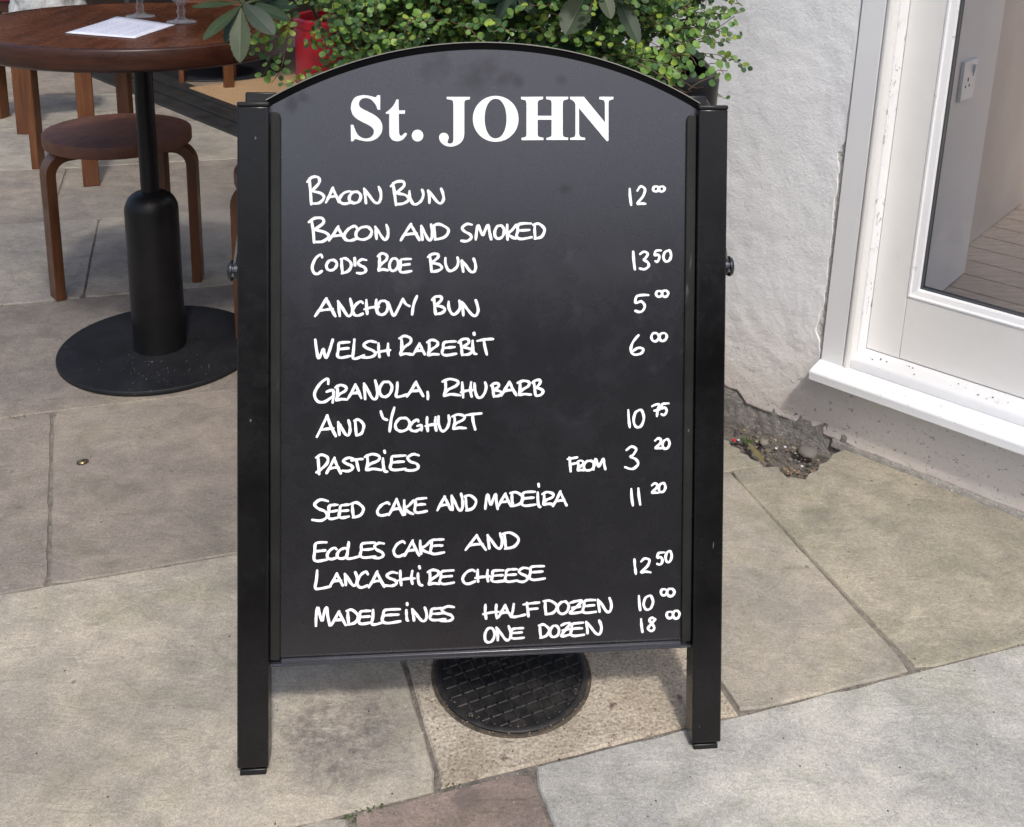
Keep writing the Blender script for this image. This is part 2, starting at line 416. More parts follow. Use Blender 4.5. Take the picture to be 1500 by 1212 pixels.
board = thing('menu_board', 'black A-frame menu board with an arched top and handwritten white prices', 'menu board', BO)
LU = .3217; LW = .040; LH = .871; LD = .034
def leg(sx, front=True, parent=board):
    m_ = MB()
    u = sx*(LU-LW/2)
    m_.box(bpt(u, LH/2+.006, -LD/2), LW, LH-.012, LD, BAX)
    l_ = m_.build('leg', M_leg, parent, bevel=.0022)
    f_ = MB(); f_.box(bpt(u, .0035, -LD/2-.001), LW-.006, .009, LD-.006, BAX); f_.build('foot_cap', M_plas, l_, bevel=.0015)
    t_ = MB(); t_.box(bpt(u, LH+.0025, -LD/2), LW+.001, .006, LD+.001, BAX); t_.build('end_cap', M_plas, l_, bevel=.0018)
    return l_
leg(-1); leg(1)
# panel: flat sheet with an arched top
PL, PB, PT, PA = .2825, .150, .8705, .9475
def arch(u, base, apex, half):     # circular arc through (+-half, base) and (0, apex)
    h = apex-base; r_ = (half*half+h*h)/(2*h); return apex-r_+math.sqrt(max(0, r_*r_-u*u))
NA = 64
prof = [(-PL, PB), (PL, PB)] + [(PL-2*PL*i/NA, arch(PL-2*PL*i/NA, PT, PA, PL)) for i in range(NA+1)]
pm = MB(); pm.prism(prof, BO, BAX, -.020, PANEL_W); panel = pm.build('panel', M_panel, board)
# black rim that follows the arch behind the sheet, and its thin pale edge
rim = MB(); out = []
for i in range(NA+1):
    u = PL-2*PL*i/NA; v = arch(u, PT, PA, PL)
    out.append((u, v))
def arch_strip(name, d0, d1, w0, w1, material):
    m_ = MB(); vs = []; fs = []
    for u, v in out:
        r_ = (PL*PL+(PA-PT)**2)/(2*(PA-PT)); cv = PA-r_; n_ = Vector((u, v-cv)).normalized()
        for d, w__ in ((d0, w1), (d1, w1), (d1, w0), (d0, w0)): vs.append(bpt(u+n_.x*d, v+n_.y*d, w__))
    for i in range(NA):
        for a in range(4): fs.append((i*4+a, i*4+(a+1) % 4, (i+1)*4+(a+1) % 4, (i+1)*4+a))
    fs += [(0, 1, 2, 3), (NA*4+3, NA*4+2, NA*4+1, NA*4)]
    m_.add(vs, fs); return m_.build(name, material, board, smooth=True)
arch_strip('arch_rim', .0004, .0092, -.040, -.0165, mat('matt_black_rim', (.0025, .0025, .003), .8, 0, .06))
M_edge = mat('worn_pale_edge', (.22, .21, .18), .45)
arch_strip('rim_edge', .0094, .0106, -.040, -.0150, M_edge)
# side retaining strips with a rounded top, bottom rail
for sx in (-1, 1):
    m_ = MB(); a, b_ = sx*.2808, sx*.2678; cxm = (a+b_)/2
    pr = [(a, .148), (b_, .148), (b_, .855), (b_+sx*.0015, .860), (b_+sx*.005, .8635), (a, .8635)]
    if sx > 0: pr = pr
    m_.prism(pr, BO, BAX, PANEL_W+.0003, -.0075); m_.build('side_strip', M_trim, board, bevel=.0012)
    m_ = MB(); m_.box(bpt(sx*.2814, .5, -.022), .0006, .70, .02, BAX); m_.build('gap_seal', M_plas, board)
m_ = MB(); m_.box(bpt(0, .146, -.014), 2*.2665, .0055, .016, BAX); m_.box(bpt(0, .1415, -.0165), 2*.2815, .0035, .018, BAX)
M_rail = black_paint('rail_metal', (.02, .022, .03), .18, .3, .3, 1.0)
m_.build('bottom_rail', M_rail, board, bevel=.001)
# rear frame leaning back the other way, hinge blocks, stays and bolts
RV = math.cos(BT)*Vector((0, 0, 1)) - math.sin(BT)*BB; RW = BU.cross(RV)
RTOP = bpt(0, LH+.012, -.052)                     # hinge line
RAX = (BU, RV, RW)
RL = RTOP.z/RV.z
def rpt(u, v, w_=0.): return RTOP - RV*(RL-v) + BU*u + RW*w_
for sx in (-1, 1):
    m_ = MB(); m_.box(rpt(sx*(LU-.022), RL/2-.004, -.02), LW, RL-.02, LD, RAX); m_.build('rear_leg', M_leg, board, bevel=.002)
    m_ = MB()
    u0 = -.2975+.001 if sx < 0 else .2845
    m_.box(bpt(u0, LH+.0085, -.050), .034 if sx > 0 else .040, .020, .036, BAX)
    m_.build('hinge_block', M_plas, board, bevel=.002)
    B0 = bpt(sx*(LU), .6575, -.020)
    m_ = MB(); ax = (BV, BW, BU*sx)
    m_.lathe([(.0001, .0), (.0125, .0), (.0125, .0055), (.0105, .0065), (.0105, .0080), (.0135, .0085), (.014, .0105), (.012, .0135), (.006, .0150), (.0001, .0153)], B0, 28, ax, cap=False)
    m_.build('bolt', mat('bolt_metal', (.05, .055, .065), .25, .7), board, smooth=True)
    m_ = MB(); e = rpt(sx*(LU-.010), RL*.93, .0)
    d = (e-B0-BU*sx*.004); L = d.length; d.normalize()
    # stay: flat bar that widens over the bolt
    z_ = BU*sx; y_ = z_.cross(d).normalized()
    m_.prism([(-.010, -.009), (L, -.009), (L, .009), (-.010, .009)], B0+z_*.0045, (d, y_, z_), 0, .003)
    m_.build('stay', M_plas, board)
rp = MB(); rp.prism([(-PL, .15), (PL, .15)]+[(PL-2*PL*i/24, arch(PL-2*PL*i/24, RL-.045, RL+.03-.02, PL)) for i in range(25)], rpt(0, 0)-Vector((0, 0, 0)), RAX, -.022, -.014)
rp.build('rear_panel', M_panel, board)

# ---- writing: strokes lie on the panel
class Ink:
    def __init__(s): s.m = MB(); s.k = 0
    def stroke(s, pts, wd):
        """pts: image points mapped on to the panel; wd: stroke width in metres"""
        P = [Vector((*on_panel(*p), 0)) for p in pts]
        P = smooth_path(P, 7)
        # even out
        Q = [P[0]]
        for p in P[1:]:
            if (p-Q[-1]).length > .0008: Q.append(p)
        if len(Q) < 2: Q = [P[0], P[0]+Vector((.0012, -.0008, 0))]
        n = len(Q); L = []; Rr = []; s.k += 1
        base = .00022 + .00003*(s.k % 9)
        ph = rnd.random()*50
        cols = []
        for i, p in enumerate(Q):
            t = (Q[min(i+1, n-1)]-Q[max(0, i-1)]).normalized(); nn = Vector((-t.y, t.x, 0))
            h = wd/2*(1+.30*noise.noise(Vector((ph, i*.22, 0)))+.10*abs(t.y))
            if n > 4: h *= .80+.20*min(1, i/4., (n-1-i)/3.+.25)
            cols.append((p, t, nn, h, base + .00022*i/n))
        vs = []; fs = []
        for p, t, nn, h, z in cols:
            for c_ in (-1, 1): q_ = p+nn*(h*c_); vs.append(bpt(q_.x, q_.y, PANEL_W+z))
        for i in range(n-1): fs.append((2*i, 2*i+1, 2*i+3, 2*i+2))
        # round ends
        for end, sg in ((0, -1), (n-1, 1)):
            p, t, nn, h, z = cols[end]; o = len(vs)
            arc = []
            for a in range(0, 7):
                g_ = math.pi*a/6; q_ = p + nn*(h*math.cos(g_)) + t*(sg*h*.9*math.sin(g_)); arc.append(bpt(q_.x, q_.y, PANEL_W+z))
            vs += arc; fs.append(tuple(range(o, o+7)))
        s.m.add(vs, fs)
GL = {
 'A': [[(0, 1), (.28, .52), (.56, 0)], [(.54, .02), (.74, .48), (1, .97)], [(.16, .70), (.5, .62), (.88, .60)]],
 'B': [[(.14, .08), (.20, .5), (.28, 1)], [(0, .20), (.30, .03), (.68, .02), (.72, .22), (.34, .48), (.40, .52), (.82, .60), (1, .76), (.72, .94), (.30, .99)]],
 'C': [[(.98, .14), (.80, 0), (.35, .18), (.04, .60), (.14, .93), (.50, 1), (1, .84)]],
 'D': [[(.12, .08), (.14, .5), (.20, .97)], [(0, .08), (.45, 0), (.92, .26), (1, .52), (.72, .86), (.14, 1)]],
 'E': [[(.96, .04), (.45, .06), (.14, .14), (.10, .5), (.04, .86), (.30, 1), (1, .90)], [(.12, .50), (.50, .46), (.90, .43)]],
 'F': [[(.20, .02), (.26, .5), (.30, 1)], [(0, .14), (.5, .06), (1, 0)], [(.24, .52), (.55, .46), (.92, .42)]],
 'G': [[(.72, .20), (.66, 0), (.30, .20), (.02, .62), (.16, .94), (.52, .98), (.90, .76)], [(.62, .56), (.96, .50), (.95, .98)]],
 'H': [[(.14, 0), (.14, .5), (.20, 1)], [(.84, 0), (.80, .5), (.88, .96)], [(0, .66), (.5, .55), (1, .50)]],
 'i': [[(.22, .38), (.26, .70), (.42, .94), (.82, .99)], [(.40, .03), (.46, .12)]],
 'K': [[(.14, .02), (.12, .5), (.20, 1)], [(.98, .03), (.60, .36), (.20, .60), (.55, .80), (1, .95)]],
 'L': [[(.16, 0), (.10, .5), (.04, .96), (.40, .98), (1, .84)]],
 'M': [[(.02, 1), (.06, .5), (.18, .04), (.30, .36), (.46, .72), (.62, .36), (.80, .03), (.88, .5), (1, .98)]],
 'N': [[(.02, .16), (.08, .55), (.12, .98)], [(.02, .14), (.30, .50), (.62, .93), (.84, .98), (.98, .72), (.96, .36), (.84, 0)]],
 'O': [[(.66, .04), (.34, .06), (.04, .44), (.10, .86), (.46, 1), (.86, .80), (1, .36), (.76, .04), (.50, .03)]],
 'P': [[(.16, .06), (.20, .5), (.26, 1)], [(0, .14), (.46, 0), (.92, .14), (.86, .44), (.40, .72), (.02, .92)]],
 'R': [[(.16, .06), (.18, .5), (.10, .96)], [(0, .16), (.42, 0), (.86, .12), (.80, .36), (.30, .62), (.10, .94), (.50, .88), (1, .92)]],
 'S': [[(.98, .08), (.55, .02), (.18, .22), (.36, .44), (.80, .60), (.92, .82), (.55, .99), (.02, .96)]],
 'T': [[(0, .16), (.5, .08), (1, .03)], [(.42, .10), (.48, .5), (.62, 1)]],
 'U': [[(.02, .06), (.04, .50), (.26, .94), (.56, .98), (.90, .68), (1, .30), (.92, 0)]],
 'V': [[(0, .14), (.16, .55), (.40, 1), (.70, .55), (1, 0)]],
 'W': [[(0, 0), (.08, .5), (.18, .98), (.34, .74), (.48, .50), (.54, .74), (.62, .98), (.84, .55), (1, 0)]],
 'Y': [[(0, .14), (.20, .42), (.48, .52)], [(1, 0), (.78, .46), (.66, 1)]],
 'Z': [[(.06, .20), (.50, .06), (.92, .04), (.52, .46), (.04, .94), (.50, .94), (1, .84)], [(.22, .56), (.78, .46)]],
 '0': [[(.62, .03), (.20, .20), (.02, .62), (.26, .98), (.72, .92), (1, .48), (.80, .06), (.55, .04)]],
 '1': [[(.2, 0), (.35, .5), (.7, 1)]],
 '2': [[(.06, .22), (.42, 0), (.84, .14), (.66, .52), (.06, .94), (.50, .93), (1, .97)]],
 '3': [[(.10, .16), (.50, 0), (.86, .12), (.60, .40), (.42, .46), (.82, .58), (.96, .80), (.55, 1), (0, .93)]],
 '5': [[(1, .04), (.60, .04), (.20, .10), (.10, .46), (.50, .40), (.74, .62), (.62, .88), (.36, 1), (.06, .92)]],
 '6': [[(.62, 0), (.20, .36), (.02, .78), (.30, .99), (.82, .94), (1, .72), (.62, .64), (.14, .84)]],
 '7': [[(0, .22), (.5, .08), (.95, .10), (.72, .5), (.62, 1)], [(.3, .55), (.95, .45)]],
 '8': [[(.92, .10), (.50, 0), (.26, .22), (.60, .50), (.84, .78), (.46, 1), (.08, .82), (.40, .52), (.96, .12)]],
 'o': [[(.66, .06), (.20, .14), (.02, .56), (.30, .96), (.78, .88), (1, .40), (.70, .06)]],
 ',': [[(.4, 0), (.6, .5), (.5, 1)]],
 "'": [[(.4, 0), (.6, 1)]],
}
def write(name, zx, zy, sc, text, wd=.0034, label=None):
    """text: 'B36,75,137,235 ...' letter boxes (x0,y0,x1,y1) in a zoom whose origin is zx,zy and scale sc"""
    ink = Ink()
    for tok in text.split():
        ch = tok[0]; x0, y0, x1, y1 = [float(t) for t in tok[1:].split(',')]
        ins = wd*420*sc/4*1.0                     # keep the ink inside its box
        for st in GL[ch]:
            pts = []
            for (x, y) in st:
                x += rnd.uniform(-.018, .018); y += rnd.uniform(-.018, .018)
                X = x0+ins + (x1-x0-2*ins)*x if x1-x0 > 3*ins else (x0+x1)/2+(x-.5)*(x1-x0)*.4
                Y = y0+ins*.9 + (y1-y0-1.8*ins)*y
                pts.append((zx+X/sc, zy+Y/sc))
            ink.stroke(pts, wd)
    o = ink.m.build(name, M_chalk, panel, fixn=False)
    if label: o['label'] = label
    return o
A_, B_, C_ = (440, 240, 3.947), (440, 470, 3.947), (440, 660, 3.125)
D_, E_ = (820, 250, 3.03), (820, 580, 3.19)
write('menu_line', *A_, 'B36,75,137,235 A145,138,225,225 C222,158,300,232 O280,160,350,230 N365,130,468,230 B520,100,630,240 U628,150,712,236 N735,140,830,230', label='handwritten bacon bun line')
write('menu_line', *A_, 'B48,310,165,457 A165,362,262,447 C250,360,330,445 O318,362,415,440 N430,350,510,440 A578,345,690,445 N695,345,765,445 D760,350,858,440 S922,345,995,450 M1012,350,1105,440 O1120,355,1180,435 K1185,350,1250,440 E1245,340,1340,435 D1345,345,1412,435', label='handwritten bacon and smoked line')
write('menu_line', *A_, "C66,525,130,638 O148,555,212,618 D230,545,295,635 '308,545,322,590 S320,550,385,635 R445,518,510,625 O512,545,568,620 E570,545,645,630 B735,518,820,628 U835,540,915,620 N930,545,1015,630", label="handwritten cod's roe bun line")
write('menu_line', *A_, 'A85,775,205,885 N215,780,302,885 C300,795,365,880 H368,785,455,870 O440,790,508,875 V505,785,592,880 Y590,765,675,875 B758,765,838,872 U855,790,925,872 N930,785,1030,880', label='handwritten anchovy bun line')
write('menu_line', *B_, 'W85,108,188,220 E210,118,290,215 L300,108,370,220 S350,115,440,215 H440,130,522,210 R570,85,650,205 A650,130,722,200 R730,110,805,205 E815,115,905,200 B912,105,995,200 i985,65,1030,195 T1020,100,1115,198', label='handwritten welsh rarebit line')
write('menu_line', *B_, 'G80,335,195,475 R200,370,275,465 A275,365,355,450 N365,345,448,455 O455,350,530,440 L550,355,620,440 A615,350,712,440 ,728,410,745,455 R820,335,925,440 H925,355,1000,445 U1005,355,1075,445 B1100,360,1165,440 A1160,350,1250,435 R1255,345,1335,435 B1340,340,1405,435', label='handwritten granola and rhubarb line')
write('menu_line', *B_, 'A95,545,205,672 N215,570,290,665 D310,570,368,665 Y462,500,545,640 O545,560,635,640 G630,570,705,640 H720,555,795,640 U795,545,862,640 R875,540,960,630 T955,530,1048,630', label='handwritten and yoghurt line')
write('menu_line', *B_, 'P88,775,165,890 A150,790,235,885 S235,790,310,870 T295,795,365,870 R370,770,470,870 i465,745,515,875 E515,775,612,865 S605,770,690,868', label='handwritten pastries line')
write('menu_line', *C_, 'S50,222,130,322 E125,245,175,315 E175,245,225,310 D230,238,290,308 C350,238,410,298 A405,220,470,298 K468,225,520,295 E520,215,580,285 A625,208,690,275 N690,195,745,275 D750,205,805,275 M845,195,905,270 A905,195,965,258 D960,190,1020,255 E1010,185,1078,255 i1080,150,1105,260 R1105,190,1165,252 A1155,185,1220,255', label='handwritten seed cake and madeira line')
write('menu_line', *C_, 'E58,415,125,508 C120,445,168,498 C165,445,215,495 L210,420,275,495 E270,418,345,492 S330,420,385,495 C425,415,480,485 A475,410,545,485 K540,410,600,475 E592,402,660,475', label='handwritten eccles cake line')
write('menu_line', *C_, 'A755,385,850,458 N855,375,925,450 D925,375,998,450', label='handwritten word and after eccles cake')
write('menu_line', *C_, 'L65,548,140,635 A135,560,195,620 N200,555,262,620 C258,555,312,628 A312,552,385,628 S385,555,445,622 H445,550,525,618 i530,528,565,618 R582,545,640,618 E635,545,705,612 C740,545,800,610 H800,545,870,605 E872,545,935,602 E935,540,995,602 S990,535,1045,602 E1045,525,1120,592', label='handwritten lancashire cheese line')
write('menu_line', *C_, 'M68,712,135,805 A140,735,208,802 D210,728,265,798 E265,730,325,795 L325,728,375,798 E370,722,460,790 i480,695,500,782 N510,715,580,782 E590,718,665,778 S635,712,705,782', label='handwritten madeleines line')
write('menu_line', *C_, 'H835,705,910,772 A905,705,965,765 L965,700,1030,762 F1020,695,1095,760 D1112,685,1175,752 O1175,690,1230,748 Z1230,685,1295,748 E1290,680,1355,745 N1360,672,1425,740', label='handwritten half dozen line')
write('menu_line', *C_, 'O842,810,890,880 N895,800,965,870 E960,810,1025,862 D1090,795,1140,858 O1140,800,1185,855 Z1190,788,1240,852 E1235,785,1300,850 N1305,775,1380,842', label='handwritten one dozen line')
write('menu_line', *C_, 'F1222,30,1270,98 R1265,45,1300,95 O1295,45,1345,92 M1340,35,1398,90', .0031, label='small handwritten word from')
write('price', *D_, '1306,80,322,155 2340,70,385,152 o412,68,440,95 o438,68,466,95', .0032)
write('price', *D_, '1322,360,338,440 3350,358,398,440 5418,352,450,405 0458,352,495,405', .0032)
write('price', *D_, '5328,550,395,630 o425,532,455,562 o452,530,482,562', .0032)
write('price', *D_, '6312,730,372,818 o405,718,440,760 o440,718,476,758', .0032)
write('price', *E_, '1316,65,332,148 0342,62,394,148 7430,35,468,98 5470,32,510,90', .0032)
write('price', *E_, '3303,235,368,342 2442,198,480,248 0478,200,514,248', .0032)
write('price', *E_, '1330,435,347,515 1362,432,382,508 2427,408,462,455 0460,405,494,450', .0032)
write('price', *E_, '1345,762,360,832 2375,758,428,828 5452,728,490,790 0492,722,524,778', .0032)
write('price', *E_, '1366,932,380,1002 0390,930,437,1000 o470,900,502,934 o500,898,536,938', .0032)
write('price', *E_, '1376,1042,391,1105 8408,1035,450,1100 o497,1005,530,1040 o528,1000,560,1042', .0032)
# ---- printed heading in a heavy serif face
def outline(segs, ox=0, oy=0, sc=1.):
    P = []
    for sg in segs:
        pts = sg
        if len(sg) > 2: pts = [(v.x, v.y) for v in smooth_path([(x, y, 0) for x, y in sg], 6)]
        for p in pts:
            q_ = (ox+p[0]/sc, oy+p[1]/sc)
            if not P or math.hypot(q_[0]-P[-1][0], q_[1]-P[-1][1]) > .05: P.append(q_)
    return P
def ell(cx, cy, rx, ry, e=2.0, n=64):
    o = []
    for i in range(n):
        a = 2*math.pi*i/n; c_, s_ = math.cos(a), math.sin(a)
        o.append((cx+rx*math.copysign(abs(c_)**(2/e), c_), cy+ry*math.copysign(abs(s_)**(2/e), s_)))
    return o
z1, z2, z3, z4 = (505, 130, 13.47), (595, 130, 12.755), (685, 130, 13.464), (790, 130, 13.04)
heads = [
 outline([[(640, 135), (658, 130)], [(695, 130), (700, 140)], [(700, 418), (650, 418)],
  [(650, 418), (610, 320), (540, 235), (470, 195), (400, 186), (320, 215), (280, 290), (300, 360), (360, 405), (480, 465), (600, 530), (690, 610), (735, 700), (742, 780), (720, 880), (650, 970), (550, 1025), (440, 1040), (330, 1025), (250, 1005), (205, 995)],
  [(188, 1010), (165, 1042)], [(125, 1042), (118, 715)], [(172, 715), (200, 800), (250, 900), (320, 960), (410, 985), (500, 965), (560, 910), (575, 840), (550, 780), (480, 725), (360, 665), (250, 605), (170, 530), (130, 440), (122, 370), (140, 270), (200, 180), (290, 140), (390, 130), (500, 145), (590, 170), (618, 168)]], *z1),
 outline([[(1020, 215), (1062, 215)], [(1065, 430), (1190, 430)], [(1185, 498), (1066, 498)], [(1066, 498), (1068, 700), (1072, 860), (1085, 915), (1110, 932), (1140, 918), (1190, 868)], [(1190, 868), (1230, 892)],
  [(1230, 892), (1190, 960), (1130, 1015), (1040, 1040), (950, 1020), (895, 960), (880, 880), (878, 700), (878, 498)], [(815, 498), (805, 475)], [(805, 475), (860, 435), (930, 370), (980, 300), (1020, 215)]], *z1),
 [(z2[0]+x/z2[2], z2[1]+y/z2[2]) for x, y in ell(212, 878, 108, 110, n=40)],
 outline([[(755, 155), (1190, 155)], [(1188, 200), (1120, 212), (1090, 240), (1085, 290)], [(1085, 850), (1070, 930), (1020, 1010), (930, 1065), (830, 1085), (730, 1065), (650, 1005), (615, 930), (625, 870), (665, 833), (710, 828), (760, 845), (792, 895), (790, 940), (772, 990), (785, 1022), (830, 1028), (870, 1005), (882, 950)], [(882, 290), (870, 230), (830, 208), (760, 200)]], *z2),
 [(z3[0]+x/z3[2], z3[1]+y/z3[2]) for x, y in ell(553, 597, 450, 452, 2.03)],
 [(z3[0]+x/z3[2], z3[1]+y/z3[2]) for x, y in ell(551, 592, 216, 392, 2.12)],
 outline([[(763, 142.2), (795.4, 142)], [(795.2, 145.6), (790.5, 146.8), (788, 148.5), (787.4, 151.8)], [(787.4, 169.9), (808, 169.9)], [(808, 151.5), (807.3, 148), (805, 146.4), (800.2, 145.6)], [(800, 142), (832.3, 142)], [(832, 145.6), (827.5, 146.6), (825, 148.3), (824.2, 151.8)], [(824.2, 196), (824.8, 199.5), (827, 201), (832.3, 202)], [(832, 205.2), (800.2, 205.2)], [(800.5, 202.2), (805, 201.2), (807.5, 199.5), (808, 196)], [(808, 175.6), (787.4, 175.6)], [(787.4, 196.2), (788, 199.5), (790.5, 201), (796, 202.2)], [(796, 205.4), (764, 205.6)], [(763.8, 202.3), (768, 201.5), (770.6, 200), (771.2, 196.8)], [(771.2, 151.8), (770.6, 148.5), (768.5, 146.8), (763.5, 145.8)]]),
 outline([[(585, 157), (850, 157)], [(1255, 650), (1252, 500)], [(1252, 290), (1240, 235), (1205, 215), (1145, 205)], [(1145, 157), (1415, 157)], [(1412, 205), (1350, 220), (1325, 245), (1320, 300)], [(1320, 985), (1312, 1000)], [(1298, 1006), (1280, 995)], [(755, 370), (757, 600)], [(757, 860), (775, 910), (810, 930), (875, 940)], [(872, 980), (588, 980)], [(590, 942), (650, 930), (680, 912), (690, 865)], [(690, 305), (675, 265), (640, 230), (588, 200)]], *z4),
]
cu = bpy.data.curves.new('heading', 'CURVE'); cu.dimensions = '2D'; cu.fill_mode = 'BOTH'; cu.extrude = .00015
for P in heads:
    sp = cu.splines.new('POLY'); sp.points.add(len(P)-1); sp.use_cyclic_u = True
    for i, p in enumerate(P): u, v = on_panel(*p); sp.points[i].co = (u, v, 0, 1)
co_ = bpy.data.objects.new('heading_curve', cu); COL.objects.link(co_)
bpy.context.view_layer.update()
me = bpy.data.meshes.new_from_object(co_.evaluated_get(bpy.context.evaluated_depsgraph_get()))
bpy.data.objects.remove(co_)
hm = MB(); hm.add([bpt(v.co.x, v.co.y, PANEL_W+.00035+v.co.z) for v in me.vertices], [tuple(p.vertices) for p in me.polygons])
hd = hm.build('heading', M_vinyl, panel, fixn=False); hd['label'] = 'large white serif heading'

# ================================================================== MANHOLE COVER
mc = ground(748, 1010); mc = Vector((.023, 1.269, 0)); MR = .112
M_iron = mat('cast_iron', (.018, .018, .019), .5, 0, .5); k = NT(M_iron)
k.color(k.mix(k.ramp(k.noise(40, 5, .7), .45, .75), (.014, .014, .015), (.05, .045, .04))); k.rough(k.ramp(k.noise(25, 4), .3, .7, (.38,)*3, (.62,)*3)); k.normal(k.bump(k.noise(220, 3, .7), .3, .002))
man = thing('manhole_cover', 'small round black iron manhole cover with a raised square grid under the board', 'manhole cover', mc)
m_ = MB(); m_.lathe([(MR, -.012), (MR, .0025), (MR-.0025, .0042), (MR-.007, .0042), (MR-.009, .0015), (.0001, .0015)], mc, 96, cap=False); m_.build('lid', M_iron, man, smooth=True)
m_ = MB(); ca = R(27); e1 = Vector((math.cos(ca), math.sin(ca), 0)); e2 = Vector((-e1.y, e1.x, 0)); rr = MR-.0095; stp = .0185
for ax_, bx_ in ((e1, e2), (e2, e1)):
    for i in range(-6, 6):
        d = (i+.5)*stp
        if abs(d) < rr-.003:
            h = math.sqrt(rr*rr-d*d)
            m_.box(mc+bx_*d+Vector((0, 0, .0026 if ax_ is e1 else .00265)), 2*h, .0052, .0034 if ax_ is e1 else .0033, (ax_, bx_, UP))
m_.build('ribs', M_iron, man, bevel=.0012, seg=2)
m_ = MB()
for i in range(-5, 6):
    for j in range(-5, 6):
        p = e1*(i*stp)+e2*(j*stp)
        if p.length < rr-.012:
            m_.box(mc+p+Vector((0, 0, .0018)), .0085, .0085, .0022, (e1, e2, UP))

m_ = MB(); m_.lathe([(MR+.0005, -.01), (MR+.0005, .0005), (MR+.005, .0012), (MR+.0065, -.0005), (MR+.0065, -.01)], mc, 96, cap=False)
m_.build('frame_ring', soil_mat('ring_dirt', (.04, .034, .028), (.12, .095, .07), .002), man, smooth=True)

# ================================================================== TABLES, STOOLS AND WHAT LIES ON THEM
M_top = wood_mat('dark_stained_tabletop', (.066, .021, .009), (.15, .052, .022), .24, (14, 1.6, 14))
M_seat = wood_mat('dark_stained_seat', (.095, .038, .022), (.15, .062, .036), .48, (10, 2, 10), .4)
M_wleg = wood_mat('dark_stained_leg', (.062, .021, .009), (.135, .052, .019), .36, (30, 30, 2))
M_bmetal = black_paint('matt_black_table_metal', (.005, .005, .0055), .30, .42, .10, .28)
M_disc = black_paint('dusty_black_base', (.0075, .008, .010), .5, .62, .5, .35)
M_edgew = wood_mat('shaded_table_edge', (.026, .010, .007), (.065, .024, .013), .30, (6, 6, 40), .4)  # darker copy of the top's wood, painting shade on the rim
def pedestal(loc, zt, rt, rb, label, group=None):
    t = thing('pedestal_table', label, 'table', loc, group)
    L = Vector(loc)
    m_ = MB(); m_.lathe([(.0001, zt-.044), (rt-.0125, zt-.044), (rt-.0125, zt-.0006), (rt-.013, zt), (.0001, zt)], L, 128, cap=False); m_.build('tabletop', M_top, t, smooth=True, angle=28)
    m_ = MB(); m_.lathe([(rt-.0122, zt-.0465), (rt-.010, zt-.0468), (rt-.002, zt-.0415), (rt, zt-.037), (rt, zt-.004), (rt-.0012, zt-.0012), (rt-.004, zt+.0002), (rt-.0122, zt+.0002)], L, 128, cap=False); m_.build('shaded_rim', M_edgew, t, smooth=True, angle=50)
    m_ = MB(); m_.lathe([(.021, .40), (.021, zt-.0465)], L, 32); m_.build('pole', M_bmetal, t, smooth=True)
    hs = .405
    m_ = MB(); m_.lathe([(.0605, .012), (.0605, .020)] + [(.0605, hs-.05)] + [(.026+.0345*math.cos(a), hs-.05+.045*math.sin(a)) for a in [math.pi/2*i/10 for i in range(1, 10)]] + [(.024, hs-.004), (.0215, hs-.002)], L, 48, cap=False); m_.build('column', M_bmetal, t, smooth=True)
    m_ = MB(); m_.lathe([(rb-.001, .001), (rb, .003), (rb, .0095), (rb-.0015, .012), (.0001, .0125)], L, 128, cap=False); m_.build('base', M_disc, t, smooth=True)
    return t
TX, TY, TZ = -.836, 2.268, .795
pedestal((TX, TY, 0), TZ, .351, .232, 'round dark wood table on a black pedestal with a sheet of paper on it')
SH_ = .44; SR = .19
def make_stool(loc, ang, label, seat_col=None, scale=1., phase=(0, 120, 240)):
    t = thing('stool', label, 'stool', (0, 0, 0), 'three-legged stools')
    m_ = MB(); m_.lathe([(.0001, SH_-.034), (SR-.004, SH_-.034), (SR-.0012, SH_-.0325), (SR, SH_-.029), (SR, SH_-.005), (SR-.0012, SH_-.0015), (SR-.005, SH_), (.0001, SH_)], (0, 0, 0), 96, cap=False); m_.build('seat', M_seat, t, smooth=True, angle=28)
    for a in phase:
        a = R(a); er = Vector((math.cos(a), math.sin(a), 0)); et = Vector((-er.y, er.x, 0)); wdt, th = .050, .026
        zt = SH_-.034-th/2-.0005; rc, br = .190, .050
        path = [(.05, zt), (rc-br, zt)] + [(rc-br+br*math.sin(g_), zt-br+br*math.cos(g_)) for g_ in [math.pi/2*i/8 for i in range(1, 9)]] + [(rc, .20), (rc, 0)]
        vs = []; fs = []
        for i, (r_, z) in enumerate(path):
            p0 = Vector(path[max(0, i-1)]); p1 = Vector(path[min(len(path)-1, i+1)]); tg = (p1-p0).normalized(); nn = Vector((-tg.y, tg.x))
            for sgn, sw in ((1, -1), (1, 1), (-1, 1), (-1, -1)):
                x = r_+nn.x*th/2*sgn; zz = z+nn.y*th/2*sgn
                if i == len(path)-1: zz = 0
                vs.append(er*x+et*(wdt/2*sw)+Vector((0, 0, zz)))
        for i in range(len(path)-1):
            for c_ in range(4): fs.append((i*4+c_, i*4+(c_+1) % 4, (i+1)*4+(c_+1) % 4, (i+1)*4+c_))
        fs += [(3, 2, 1, 0), tuple(range((len(path)-1)*4, len(path)*4))]
        m2 = MB(); m2.add(vs, fs); m2.build('leg', M_wleg, t, bevel=.0016, seg=2)
    return t
st0 = make_stool((0, 0, 0), 0, 'round wooden stool beside the black pedestal, its whole seat in view', phase=(222, 8, 78))
st1 = make_stool((0, 0, 0), 0, 'stool', phase=(194, 338, 84))
st0.location = (-1.064, 2.677, 0); st0.rotation_euler.z = R(0)
